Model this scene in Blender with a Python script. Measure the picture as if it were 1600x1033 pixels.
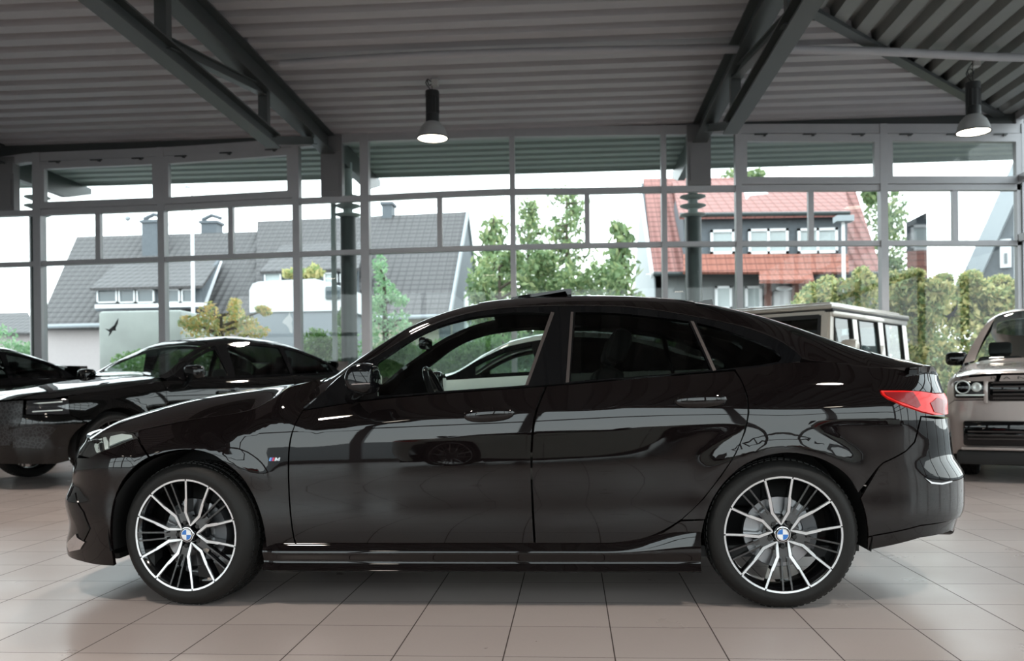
import bpy, bmesh, math, random
from mathutils import Vector, Matrix, geometry
from bisect import bisect_right
for o in list(bpy.data.objects): bpy.data.objects.remove(o)
SC = bpy.context.scene
COL = SC.collection
PI = math.pi
# ------------------------------------------------------------------ camera, sky, exposure
F_PX, PCY = 1367.26, 605.17
YAW, ROLL = 0.0682435, -0.0119813
CAM = Vector((1.75742, -3.86992, 0.98313))
FW = Vector((-math.sin(YAW), math.cos(YAW), 0))
_rt = Vector((math.cos(YAW), math.sin(YAW), 0)); _up = Vector((0, 0, 1))
RT = _rt*math.cos(ROLL) + _up*math.sin(ROLL)
UP = -_rt*math.sin(ROLL) + _up*math.cos(ROLL)
cd = bpy.data.cameras.new('camera'); cam = bpy.data.objects.new('camera', cd); COL.objects.link(cam)
m = Matrix.Identity(4)
for i in range(3): m[i][0] = RT[i]; m[i][1] = UP[i]; m[i][2] = -FW[i]; m[i][3] = CAM[i]
cam.matrix_world = m
cd.sensor_width = 36; cd.lens = 36*F_PX/1600; cd.shift_y = (PCY-516.5)/1600
cd.clip_start = .05; cd.clip_end = 500
cd.dof.use_dof = True; cd.dof.focus_distance = 4.0; cd.dof.aperture_fstop = 3.2
SC.camera = cam
W = bpy.data.worlds.new('overcast_sky'); SC.world = W; W.use_nodes = True
bg = W.node_tree.nodes['Background']
_n = W.node_tree.nodes; _l = W.node_tree.links
_tc = _n.new('ShaderNodeTexCoord'); _sep = _n.new('ShaderNodeSeparateXYZ'); _cr = _n.new('ShaderNodeValToRGB')
_l.new(_tc.outputs['Generated'], _sep.inputs[0]); _l.new(_sep.outputs['Z'], _cr.inputs[0]); _l.new(_cr.outputs[0], bg.inputs[0])
_cr.color_ramp.elements[0].position = .0; _cr.color_ramp.elements[0].color = (.95, .975, 1, 1)
_cr.color_ramp.elements[1].position = .6; _cr.color_ramp.elements[1].color = (.86, .93, 1, 1)
bg.inputs[1].default_value = 2.7
SC.view_settings.view_transform = 'Standard'; SC.view_settings.look = 'None'
SC.view_settings.exposure = 0.7; SC.view_settings.gamma = 1; SC.view_settings.use_curve_mapping = False
try:
    SC.cycles.use_denoising = True; SC.cycles.sample_clamp_indirect = 6
    SC.cycles.max_bounces = 10; SC.cycles.transparent_max_bounces = 24
    SC.cycles.caustics_reflective = False; SC.cycles.caustics_refractive = False
except Exception: pass

def proj(P):
    d = Vector(P) - CAM; z = d.dot(FW)
    return (800 + F_PX*d.dot(RT)/z, PCY - F_PX*d.dot(UP)/z)
def ray(px, py):
    return FW + RT*((px-800)/F_PX) + UP*(-(py-PCY)/F_PX)
def at(px, py, Y):
    'point of the world plane y=Y seen at that place of the picture'
    d = ray(px, py); return CAM + d*((Y-CAM.y)/d.y)
def atz(px, py, Z):
    d = ray(px, py); return CAM + d*((Z-CAM.z)/d.z)

# ------------------------------------------------------------------ maths helpers
class Sp:
    'smooth monotone interpolation through points'
    def __init__(s, pts):
        pts = sorted(pts); s.x = [p[0] for p in pts]; s.y = [p[1] for p in pts]; n = len(pts)
        h = [s.x[i+1]-s.x[i] for i in range(n-1)]; d = [(s.y[i+1]-s.y[i])/h[i] for i in range(n-1)]
        m = [0]*n; m[0] = d[0]; m[-1] = d[-1]
        for i in range(1, n-1):
            if d[i-1]*d[i] > 0:
                w1 = 2*h[i]+h[i-1]; w2 = h[i]+2*h[i-1]; m[i] = (w1+w2)/(w1/d[i-1]+w2/d[i])
        s.m = m
    def __call__(s, x):
        if x <= s.x[0]: return s.y[0]+(x-s.x[0])*s.m[0]
        if x >= s.x[-1]: return s.y[-1]+(x-s.x[-1])*s.m[-1]
        i = bisect_right(s.x, x)-1; h = s.x[i+1]-s.x[i]; t = (x-s.x[i])/h
        return ((1+2*t)*(1-t)**2*s.y[i] + t*(1-t)**2*h*s.m[i] + t*t*(3-2*t)*s.y[i+1] + t*t*(t-1)*h*s.m[i+1])
def cr(pts, n=5):
    'Catmull-Rom curve through points'
    if len(pts) < 3: return list(pts)
    out = []
    for i in range(len(pts)-1):
        p0 = pts[i-1] if i else tuple(2*a-b for a, b in zip(pts[0], pts[1]))
        p1, p2 = pts[i], pts[i+1]
        p3 = pts[i+2] if i+2 < len(pts) else tuple(2*a-b for a, b in zip(pts[-1], pts[-2]))
        for k in range(n):
            t = k/n
            out.append(tuple(.5*(2*b+(c-a)*t+(2*a-5*b+4*c-d)*t*t+(3*b-a-3*c+d)*t**3) for a, b, c, d in zip(p0, p1, p2, p3)))
    out.append(tuple(pts[-1])); return out
def smooth(a, b, x):
    t = min(1, max(0, (x-a)/(b-a))); return t*t*(3-2*t)

# ------------------------------------------------------------------ materials
MATS = {}
def mat(name, col=(.5,.5,.5), rough=.5, metal=0, coat=0, spec=.5, emis=None, es=1, noise=None, bump=None, alpha=None, flake=0):
    if name in MATS: return MATS[name]
    m = bpy.data.materials.new(name); m.use_nodes = True; MATS[name] = m
    nt = m.node_tree; b = nt.nodes['Principled BSDF']
    b.inputs['Base Color'].default_value = (*col, 1); b.inputs['Roughness'].default_value = rough
    b.inputs['Metallic'].default_value = metal; b.inputs['Coat Weight'].default_value = coat
    b.inputs['Coat Roughness'].default_value = .02; b.inputs['Specular IOR Level'].default_value = spec
    if emis: b.inputs['Emission Color'].default_value = (*emis, 1); b.inputs['Emission Strength'].default_value = es
    tc = nt.nodes.new('ShaderNodeTexCoord')
    sc_, amt = noise or (8, .06)
    n = nt.nodes.new('ShaderNodeTexNoise'); n.inputs['Scale'].default_value = sc_; n.inputs['Detail'].default_value = 4
    nt.links.new(tc.outputs['Object'], n.inputs['Vector'])
    mx = nt.nodes.new('ShaderNodeMix'); mx.data_type = 'RGBA'
    mx.inputs[6].default_value = (*[c*(1-amt) for c in col], 1); mx.inputs[7].default_value = (*[min(1, c*(1+amt)) for c in col], 1)
    nt.links.new(n.outputs[0], mx.inputs[0]); nt.links.new(mx.outputs[2], b.inputs['Base Color'])
    if bump:
        n2 = nt.nodes.new('ShaderNodeTexNoise'); n2.inputs['Scale'].default_value = bump[0]
        nt.links.new(tc.outputs['Object'], n2.inputs['Vector'])
        bp = nt.nodes.new('ShaderNodeBump'); bp.inputs['Strength'].default_value = bump[1]; bp.inputs['Distance'].default_value = .01
        nt.links.new(n2.outputs[0], bp.inputs['Height']); nt.links.new(bp.outputs[0], b.inputs['Normal'])
    return m
def glass(name, tint=(.9,.95,.93), refl=1.0, rough=0):
    'thin pane: tinted transparency under a Fresnel reflection'
    if name in MATS: return MATS[name]
    m = bpy.data.materials.new(name); m.use_nodes = True; MATS[name] = m
    nt = m.node_tree; nt.nodes.clear()
    out = nt.nodes.new('ShaderNodeOutputMaterial'); tr = nt.nodes.new('ShaderNodeBsdfTransparent'); gl = nt.nodes.new('ShaderNodeBsdfGlossy')
    fr = nt.nodes.new('ShaderNodeFresnel'); mx = nt.nodes.new('ShaderNodeMixShader'); mu = nt.nodes.new('ShaderNodeMath')
    mu.operation = 'MULTIPLY'; mu.inputs[1].default_value = refl; mu.use_clamp = True
    fr.inputs[0].default_value = 1.5; tr.inputs[0].default_value = (*tint, 1); gl.inputs['Roughness'].default_value = rough
    ge = nt.nodes.new('ShaderNodeNewGeometry'); mr = nt.nodes.new('ShaderNodeMapRange')
    mr.inputs['To Min'].default_value = 1.5; mr.inputs['To Max'].default_value = 1/1.5
    nt.links.new(ge.outputs['Backfacing'], mr.inputs['Value']); nt.links.new(mr.outputs[0], fr.inputs[0])
    nt.links.new(fr.outputs[0], mu.inputs[0]); nt.links.new(mu.outputs[0], mx.inputs[0])
    nt.links.new(tr.outputs[0], mx.inputs[1]); nt.links.new(gl.outputs[0], mx.inputs[2]); nt.links.new(mx.outputs[0], out.inputs[0])
    return m

# ------------------------------------------------------------------ object helpers
def tag(o, label=None, cat=None, group=None, kind=None):
    if label: o['label'] = label
    if cat: o['category'] = cat
    if group: o['group'] = group
    if kind: o['kind'] = kind
    return o
def empty(name, loc=(0,0,0), rz=0, label=None, cat=None, group=None, parent=None):
    o = bpy.data.objects.new(name, None); COL.objects.link(o); o.location = loc; o.rotation_euler.z = rz
    o.empty_display_size = .1
    if parent: o.parent = parent
    return tag(o, label, cat, group)
class MB:
    'collects shapes; build() links them as one mesh object'
    def __init__(s): s.v = []; s.f = []; s.m = []; s.n = {}; s.sm = []
    def add(s, vs, fs, mi=0, sm=True):
        b = len(s.v); s.v += [tuple(v) for v in vs]
        for f in fs: s.f.append([b+i for i in f]); s.m.append(mi); s.sm.append(sm)
        return b
    def box(s, x0, x1, y0, y1, z0, z1, mi=0, M=None):
        vs = [Vector((x, y, z)) for z in (z0, z1) for y in (y0, y1) for x in (x0, x1)]
        if M: vs = [M @ v for v in vs]
        s.add(vs, [(0,2,3,1),(4,5,7,6),(0,1,5,4),(2,6,7,3),(0,4,6,2),(1,3,7,5)], mi, False); return s
    def bbox(s, x0, x1, y0, y1, z0, z1, r=.01, mi=0, M=None, seg=2):
        'box with rounded edges'
        bm = bmesh.new(); bmesh.ops.create_cube(bm, size=1)
        for v in bm.verts: v.co = Vector(((x0+x1)/2+v.co.x*(x1-x0), (y0+y1)/2+v.co.y*(y1-y0), (z0+z1)/2+v.co.z*(z1-z0)))
        bmesh.ops.bevel(bm, geom=list(bm.edges), offset=r, segments=seg, affect='EDGES', profile=.5)
        s.add([(M @ v.co) if M else v.co for v in bm.verts], [[v.index for v in f.verts] for f in bm.faces], mi, True); bm.free(); return s
    def beam(s, a, b, w, h, mi=0, up=(0,0,1)):
        a = Vector(a); b = Vector(b); d = (b-a).normalized(); u = Vector(up)
        if abs(d.dot(u)) > .98: u = Vector((0,1,0))
        sd = d.cross(u).normalized(); u = sd.cross(d)
        vs = [p + sd*(w/2*i) + u*(h/2*j) for p in (a, b) for i, j in ((-1,-1),(1,-1),(1,1),(-1,1))]
        s.add(vs, [(0,3,2,1),(4,5,6,7),(0,1,5,4),(1,2,6,5),(2,3,7,6),(3,0,4,7)], mi, False); return s
    def ibeam(s, a, b, w, h, t=.012, tw=.01, mi=0):
        a = Vector(a); b = Vector(b); d = (b-a).normalized(); u = Vector((0,0,1))
        sd = d.cross(u).normalized(); u = sd.cross(d)
        s.beam(a+u*(h/2-t/2), b+u*(h/2-t/2), w, t, mi, u); s.beam(a-u*(h/2-t/2), b-u*(h/2-t/2), w, t, mi, u)
        s.beam(a, b, tw, h-2*t, mi, u); return s
    def tube(s, pts, r, n=10, mi=0, cap=True, closed=False):
        pts = [Vector(p) for p in pts]; N = len(pts); vs = []; nrm = None
        for i, p in enumerate(pts):
            a = pts[(i-1) % N] if (closed or i) else p; b = pts[(i+1) % N] if (closed or i < N-1) else p
            d = (b-a).normalized()
            if nrm is None:
                nrm = d.cross(Vector((0,0,1)))
                if nrm.length < .01: nrm = d.cross(Vector((1,0,0)))
            nrm = (nrm - d*nrm.dot(d)).normalized(); bn = d.cross(nrm)
            rr = r[i] if isinstance(r, (list, tuple)) else r
            vs += [p + (nrm*math.cos(2*PI*k/n)+bn*math.sin(2*PI*k/n))*rr for k in range(n)]
        fs = [(i*n+k, i*n+(k+1) % n, ((i+1) % N)*n+(k+1) % n, ((i+1) % N)*n+k) for i in range(N if closed else N-1) for k in range(n)]
        if cap and not closed: fs += [tuple(range(n))[::-1], tuple((N-1)*n+k for k in range(n))]
        s.add(vs, fs, mi); return s
    def lathe(s, prof, c=(0,0,0), ax='z', n=32, mi=0, cap=False, a0=0, a1=2*PI):
        'prof = (radius, height) pairs round an axis'
        vs = []; full = abs(a1-a0-2*PI) < 1e-6; nn = n if full else n+1
        for r, h in prof:
            for k in range(nn):
                a = a0+(a1-a0)*k/n; u, w = r*math.cos(a), r*math.sin(a)
                p = {'z': (u, w, h), 'y': (u, h, w), 'x': (h, u, w)}[ax]
                vs.append((c[0]+p[0], c[1]+p[1], c[2]+p[2]))
        fs = [(i*nn+k, i*nn+(k+1) % nn, (i+1)*nn+(k+1) % nn, (i+1)*nn+k) for i in range(len(prof)-1) for k in range(n if full else n)]
        if cap: fs += [tuple(range(nn)), tuple((len(prof)-1)*nn+k for k in range(nn))]
        s.add(vs, fs, mi); return s
    def prism(s, poly, d0, d1, ax='y', mi=0, M=None, mi_side=None):
        'polygon in the plane across ax, pushed from d0 to d1'
        def P(p, d):
            v = Vector({'y': (p[0], d, p[1]), 'x': (d, p[0], p[1]), 'z': (p[0], p[1], d)}[ax]); return M @ v if M else v
        n = len(poly); vs = [P(p, d0) for p in poly]+[P(p, d1) for p in poly]
        tri = geometry.tessellate_polygon([[Vector((p[0], p[1], 0)) for p in poly]])
        b = len(s.v)
        s.add(vs, [tuple(t) for t in tri]+[tuple(i+n for i in t)[::-1] for t in tri], mi, False)
        for i in range(n): s.f.append([b+i, b+(i+1) % n, b+n+(i+1) % n, b+n+i]); s.m.append(mi if mi_side is None else mi_side); s.sm.append(False)
        return s
    def sphere(s, c, r, n=16, k=8, mi=0, sc=(1,1,1), M=None):
        vs = []; fs = []
        for j in range(k+1):
            t = PI*j/k
            for i in range(n):
                a = 2*PI*i/n; p = Vector((c[0]+r*sc[0]*math.sin(t)*math.cos(a), c[1]+r*sc[1]*math.sin(t)*math.sin(a), c[2]+r*sc[2]*math.cos(t)))
                vs.append(M @ p if M else p)
        fs = [(j*n+i, j*n+(i+1) % n, (j+1)*n+(i+1) % n, (j+1)*n+i) for j in range(k) for i in range(n)]
        s.add(vs, fs, mi); return s
    def build(s, name, mats, parent=None, world=False, recentre=True, fixn=True, **tags):
        me = bpy.data.meshes.new(name); off = Vector((0,0,0))
        if parent is not None and world:
            p = parent
            while p: off += p.location; p = p.parent
        elif parent is None and recentre and s.v:
            xs = [v[0] for v in s.v]; ys = [v[1] for v in s.v]; zs = [v[2] for v in s.v]
            off = Vector(((min(xs)+max(xs))/2, (min(ys)+max(ys))/2, min(zs)))
        me.from_pydata([(v[0]-off.x, v[1]-off.y, v[2]-off.z) for v in s.v], [], s.f)
        for mm in (mats if isinstance(mats, (list, tuple)) else [mats]): me.materials.append(mm)
        me.polygons.foreach_set('material_index', s.m); me.polygons.foreach_set('use_smooth', s.sm)
        if fixn and not s.n:
            bm = bmesh.new(); bm.from_mesh(me); bmesh.ops.recalc_face_normals(bm, faces=bm.faces); bm.to_mesh(me); bm.free()
        me.update(); me.validate()
        if s.n:
            me.normals_split_custom_set_from_vertices([s.n.get(i, (0,0,0)) for i in range(len(s.v))])
        elif any(s.sm) and hasattr(me, 'set_sharp_from_angle'):
            me.set_sharp_from_angle(angle=math.radians(38))
        o = bpy.data.objects.new(name, me); COL.objects.link(o)
        if parent is not None: o.parent = parent
        else: o.location = off
        return tag(o, **tags) if tags else o

def inpoly(p, poly):
    x, y = p; c = False; j = len(poly)-1
    for i in range(len(poly)):
        xi, yi = poly[i]; xj, yj = poly[j]
        if (yi > y) != (yj > y) and x < (xj-xi)*(y-yi)/(yj-yi)+xi: c = not c
        j = i
    return c
def resample(poly, step):
    out = []
    for i in range(len(poly)):
        a = Vector(poly[i]); b = Vector(poly[(i+1) % len(poly)]); L = (b-a).length
        if L < 1e-5: continue
        n = max(1, int(math.ceil(L/step)))
        for k in range(n): out.append(tuple(a+(b-a)*(k/n)))
    return out
def skin(mb, fn, poly, holes=(), step=.03, lip=.02, off=0, mirror=None, mi=0, both=False):
    '''curved sheet-metal panel: 2D outline (u, v) with holes laid on the surface fn(u, v) -> Vector,
    edges turned inward by lip; mirror = centre plane y for the copy on the far side'''
    poly = resample(poly, step); holes = [resample(h, step) for h in holes]
    pts = [Vector(p) for p in poly]; edges = [(i, (i+1) % len(poly)) for i in range(len(poly))]
    for h in holes:
        b = len(pts); pts += [Vector(p) for p in h]; edges += [(b+i, b+(i+1) % len(h)) for i in range(len(h))]
    nb = len(pts)
    us = [p[0] for p in poly]; vs = [p[1] for p in poly]
    cell = {}
    for p in pts: cell.setdefault((int(p[0]//step), int(p[1]//step)), []).append(p)
    k = 0; v = min(vs)+step*.5
    while v < max(vs):
        u = min(us)+(step*.5 if k % 2 else 0)
        while u < max(us):
            if inpoly((u, v), poly) and not any(inpoly((u, v), h) for h in holes):
                ci, cj = int(u//step), int(v//step)
                if all((q-Vector((u, v))).length > step*.55 for a in (-1,0,1) for b in (-1,0,1) for q in cell.get((ci+a, cj+b), ())):
                    pts.append(Vector((u, v)))
            u += step
        v += step*.87; k += 1
    r = geometry.delaunay_2d_cdt(pts, edges, [], 0, 1e-6)
    V2, _, F2 = r[0], r[1], r[2]
    fs = []
    for f in F2:
        c = (sum(V2[i][0] for i in f)/3, sum(V2[i][1] for i in f)/3)
        if inpoly(c, poly) and not any(inpoly(c, h) for h in holes): fs.append(list(f))
    P3 = []; N3 = []; e = 2e-3
    for q in V2:
        u, v = q; p = fn(u, v); pu = fn(u+e, v)-fn(u-e, v); pv = fn(u, v+e)-fn(u, v-e)
        n = pu.cross(pv)
        n = n.normalized() if n.length > 1e-12 else Vector((0,-1,0))
        P3.append(p+n*off); N3.append(n)
    ed = {}
    for f in fs:
        for i in range(3):
            a, b = f[i], f[(i+1) % 3]; ed[(a, b)] = 1
    bd = [(a, b) for (a, b) in ed if (b, a) not in ed]
    for side in ((0, 1) if both and mirror is not None else ((1,) if mirror is not None and not both else (0,))):
        def mv(p): return Vector((p.x, 2*mirror-p.y, p.z)) if side else p
        def mn(n): return Vector((n.x, -n.y, n.z)) if side else n
        b0 = mb.add([mv(p) for p in P3], [(f[::-1] if side else f) for f in fs], mi)
        for i, n in enumerate(N3): mb.n[b0+i] = tuple(mn(n))
        if lip:
            vv = []; ff = []
            for a, b in bd:
                k = len(vv)
                pa, pb = P3[a], P3[b]; qa, qb = pa-N3[a]*lip, pb-N3[b]*lip
                vv += [mv(pa), mv(pb), mv(qb), mv(qa)]; ff.append((k+3, k+2, k+1, k) if not side else (k, k+1, k+2, k+3))
            mb.add(vv, ff, mi, False)
    return mb
# ------------------------------------------------------------------ showroom shell
YF = 11.5                      # glazed front
XR_, XL_, YB_ = 9.35, -12.5, -9.5
ZC = at(1073, 194, YF).z       # underside of the roof deck
def nodes_mat(name):
    m = bpy.data.materials.new(name); m.use_nodes = True; MATS[name] = m; nt = m.node_tree
    return m, nt, nt.nodes['Principled BSDF']
def mth(nt, op, a, b=None, clamp=False):
    n = nt.nodes.new('ShaderNodeMath'); n.operation = op; n.use_clamp = clamp
    for i, v in enumerate((a, b)):
        if v is None: continue
        if isinstance(v, (int, float)): n.inputs[i].default_value = v
        else: nt.links.new(v, n.inputs[i])
    return n.outputs[0]
def mixc(nt, f, a, b):
    n = nt.nodes.new('ShaderNodeMix'); n.data_type = 'RGBA'
    for i, v in ((0, f), (6, a), (7, b)):
        if isinstance(v, tuple): n.inputs[i].default_value = (*v, 1)
        elif isinstance(v, (int, float)): n.inputs[i].default_value = v
        else: nt.links.new(v, n.inputs[i])
    return n.outputs[2]
# tiled floor
m_floor, nt, b = nodes_mat('floor_tiles')
tc = nt.nodes.new('ShaderNodeNewGeometry'); sp = nt.nodes.new('ShaderNodeSeparateXYZ'); nt.links.new(tc.outputs['Position'], sp.inputs[0])
u = mth(nt, 'DIVIDE', mth(nt, 'SUBTRACT', sp.outputs[0], 1.4971), .4043); v = mth(nt, 'DIVIDE', mth(nt, 'ADD', sp.outputs[1], .283), .4043)
def line(c, w): return mth(nt, 'LESS_THAN', mth(nt, 'ABSOLUTE', mth(nt, 'SUBTRACT', mth(nt, 'FRACT', mth(nt, 'ADD', c, .5)), .5)), w)
joint = mth(nt, 'MAXIMUM', line(u, .0062), line(v, .0045))
cx = nt.nodes.new('ShaderNodeCombineXYZ'); nt.links.new(mth(nt, 'FLOOR', u), cx.inputs[0]); nt.links.new(mth(nt, 'FLOOR', v), cx.inputs[1])
wn = nt.nodes.new('ShaderNodeTexWhiteNoise'); nt.links.new(cx.outputs[0], wn.inputs['Vector'])
n1 = nt.nodes.new('ShaderNodeTexNoise'); n1.inputs['Scale'].default_value = 2.2; n1.inputs['Detail'].default_value = 6; nt.links.new(tc.outputs['Position'], n1.inputs['Vector'])
n2 = nt.nodes.new('ShaderNodeTexNoise'); n2.inputs['Scale'].default_value = 90; nt.links.new(tc.outputs['Position'], n2.inputs['Vector'])
c0 = mixc(nt, wn.outputs[0], (.41,.345,.325), (.47,.40,.375)); c0 = mixc(nt, mth(nt, 'MULTIPLY', n2.outputs[0], .35), c0, (.30,.26,.25))
c0 = mixc(nt, mth(nt, 'MULTIPLY', n1.outputs[0], .3), c0, (.36,.33,.325))
c0 = mixc(nt, joint, c0, (.045,.03,.025)); nt.links.new(c0, b.inputs['Base Color'])
rg = mth(nt, 'ADD', mth(nt, 'MULTIPLY', n1.outputs[0], .22), .20); nt.links.new(mth(nt, 'ADD', rg, mth(nt, 'MULTIPLY', joint, .5)), b.inputs['Roughness'])
bp = nt.nodes.new('ShaderNodeBump'); bp.inputs['Strength'].default_value = .4; bp.inputs['Distance'].default_value = .003; bp.invert = True
nt.links.new(joint, bp.inputs['Height']); nt.links.new(bp.outputs[0], b.inputs['Normal'])
mb = MB(); mb.box(XL_, XR_, YB_, YF+.05, -.12, 0); mb.build('floor', m_floor, kind='structure')

M_FRAME = mat('grey_aluminium_frame', (.38,.375,.39), .45, .2)
M_STL = mat('painted_grey_steel', (.052,.056,.056), .42, .1)
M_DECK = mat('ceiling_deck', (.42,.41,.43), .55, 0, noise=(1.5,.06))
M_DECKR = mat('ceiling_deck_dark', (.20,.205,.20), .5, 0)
M_PANE = glass('facade_glass', (.86,.93,.91), .9)
M_PANEL = mat('grey_panel', (.16,.155,.16), .5)
M_WALLC = mat('plaster_wall', (.55,.54,.53), .8)
# ribbed deck: main field with ribs across, right field (beyond the hip) with ribs front to back
def ribbed(mb, a0, a1, lim, pitch, along_x, z, mi=0, depth=.13):
    'trapezoid ribs; lim(c) gives the extent of the rib at coordinate c'
    c = a0
    while c < a1-1e-6:
        prof = [(0, 0), (.50*pitch, 0), (.58*pitch, depth), (.92*pitch, depth), (pitch, 0)]
        for (p0, h0), (p1, h1) in zip(prof, prof[1:]):
            q0, q1 = min(a1, c+p0), min(a1, c+p1); l0, l1 = lim(q0), lim(q1)
            if along_x: vs = [(l0[0], q0, z+h0), (l0[1], q0, z+h0), (l1[1], q1, z+h1), (l1[0], q1, z+h1)]
            else: vs = [(q0, l0[0], z+h0), (q0, l0[1], z+h0), (q1, l1[1], z+h1), (q1, l1[0], z+h1)]
            mb.add(vs, [(0,1,2,3)], mi, False)
        c += pitch
hp = at(1562, 190, YF); hd = atz(1270, 15, ZC)      # the hip: from the front corner up to the left
hs = (hp.x-hd.x)/(hp.y-hd.y)
def hipx(y): return hp.x-(hp.y-y)*hs
mb = MB(); ribbed(mb, YB_, YF, lambda y: (XL_, max(XL_, min(XR_, hipx(y)))), .40, True, ZC)
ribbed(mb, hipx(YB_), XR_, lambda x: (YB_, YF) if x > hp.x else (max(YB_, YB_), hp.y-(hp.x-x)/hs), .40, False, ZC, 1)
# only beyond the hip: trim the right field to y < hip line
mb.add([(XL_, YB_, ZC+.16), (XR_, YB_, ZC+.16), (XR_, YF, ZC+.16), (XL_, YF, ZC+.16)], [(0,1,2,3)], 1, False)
mb.build('ceiling', [M_DECK, M_DECKR], kind='structure', fixn=False)
mb = MB(); mb.beam((hp.x, hp.y, ZC-.03), (hipx(YB_+6), YB_+6, ZC-.03), .15, .05); mb.build('trim_1', M_STL, kind='structure')
# curves of the front as measured: (px, py) on the plane y = YF
RAIL1 = Sp([(p.x, p.z) for p in (at(a, b, YF) for a, b in [(0,414.5),(244,406),(400,400),(568,394),(687,390),(802,386.6),(1035,382.4),(1151,381.5),(1374,380.5),(1600,380.5)])])
RAIL2 = Sp([(p.x, p.z) for p in (at(a, b, YF) for a, b in [(0,335),(250,326),(400,317.5),(568,310.5),(687,304.5),(802,300),(918,299),(1036,296.5),(1154,295),(1374,294),(1600,293.5)])])
HEAD = Sp([(p.x, p.z) for p in (at(a, b, YF) for a, b in [(0,261),(40,255),(250,246),(400,236),(485,229.5),(582,222),(700,218),(810,215),(1030,212),(1130,210.5),(1374,210),(1600,210)])])
def X(px): return at(px, 390, YF).x
def strip(z, x0, x1, h, d, n=40, y=YF):
    mb = MB(); vs = []
    for i in range(n+1):
        x = x0+(x1-x0)*i/n; vs += [(x, y-d/2, z(x)-h/2), (x, y+d/2, z(x)-h/2), (x, y+d/2, z(x)+h/2), (x, y-d/2, z(x)+h/2)]
    mb.add(vs, [(i*4+j, i*4+(j+1) % 4, i*4+4+(j+1) % 4, i*4+4+j) for i in range(n) for j in range(4)]+[(0,1,2,3), (n*4+3, n*4+2, n*4+1, n*4)], 0, False)
    return mb
k_trim = [1]
def trim(mb, m_=None):
    k_trim[0] += 1; return mb.build('trim_%d' % k_trim[0], m_ or M_FRAME, kind='structure')
trim(strip(RAIL1, XL_, XR_, .085, .12)); trim(strip(RAIL2, XL_, XR_, .10, .12))
# header: from the glass head up to the deck
mb = MB(); n = 40; vs = []
for i in range(n+1):
    x = XL_+(XR_-XL_)*i/n; z0 = HEAD(x)
    vs += [(x, YF-.07, z0), (x, YF+.10, z0), (x, YF+.10, z0+.16), (x, YF-.07, z0+.16)]
mb.add(vs, [(i*4+j, i*4+(j+1) % 4, i*4+4+(j+1) % 4, i*4+4+j) for i in range(n) for j in range(4)], 0, False)
trim(mb)
mb = MB(); vs = []
for i in range(n+1):
    x = XL_+(XR_-XL_)*i/n; z0 = HEAD(x)+.16
    vs += [(x, YF+.0, z0), (x, YF+.0, ZC+.1), (x, YF+.1, ZC+.1), (x, YF+.1, z0)]
mb.add(vs, [(i*4+j, i*4+(j+1) % 4, i*4+4+(j+1) % 4, i*4+4+j) for i in range(n) for j in range(4)], 0, False)
mb.build('wall_front', M_STL, kind='structure')
# posts
for px, w in ((62,.14),(255,.12),(465,.12),(572,.15),(802,.09),(1038,.09),(1154,.10),(1380,.12),(1600,.12),(-120,.12)):
    x = X(px); mb = MB(); mb.box(x-w/2, x+w/2, YF-.09, YF+.09, 0, HEAD(x)+.16); trim(mb)
for xx in (XL_+.06, -11.2):
    mb = MB(); mb.box(xx-.06, xx+.06, YF-.09, YF+.09, 0, HEAD(xx)+.16); trim(mb)
for px in (155,362,688,918,1267,1492):
    x = X(px); mb = MB(); mb.box(x-.045, x+.045, YF-.05, YF+.05, RAIL1(x)+.04, RAIL2(x)-.05); trim(mb)
mb = MB(); mb.box(XL_, XR_, YF-.06, YF+.06, 0, .12); trim(mb)
# panes
k_win = [0]
def pane(px0, px1, z0, z1):
    k_win[0] += 1
    a, b_ = X(px0), X(px1); mb = MB(); mb.add([(a, YF, z0(a)), (b_, YF, z0(b_)), (b_, YF, z1(b_)), (a, YF, z1(a))], [(0,1,2,3)], 0, False)
    return mb.build('window_%d' % k_win[0], M_PANE, kind='structure', fixn=False)
for a, b_ in zip((-120,62,255,465,572,802,1038,1154,1380), (62,255,465,572,802,1038,1154,1380,1600)): pane(a, b_, lambda x: .1, RAIL1)
for a, b_ in zip((-120,62,155,255,362,465,572,688,802,918,1038,1154,1267,1380,1492), (62,155,255,362,465,572,688,802,918,1038,1154,1267,1380,1492,1600)): pane(a, b_, RAIL1, RAIL2)
for a, b_ in ((30,62),(465,505),(538,572),(572,802),(802,1038),(1038,1074),(1111,1154)): pane(a, b_, RAIL2, HEAD)
k_win[0] += 1; xa0 = X(-120); mb = MB(); mb.add([(XL_, YF, .1), (xa0, YF, .1), (xa0, YF, HEAD(xa0)), (XL_, YF, HEAD(XL_))], [(0,1,2,3)], 0, False); mb.build('window_%d' % k_win[0], M_PANE, kind='structure', fixn=False)
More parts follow.
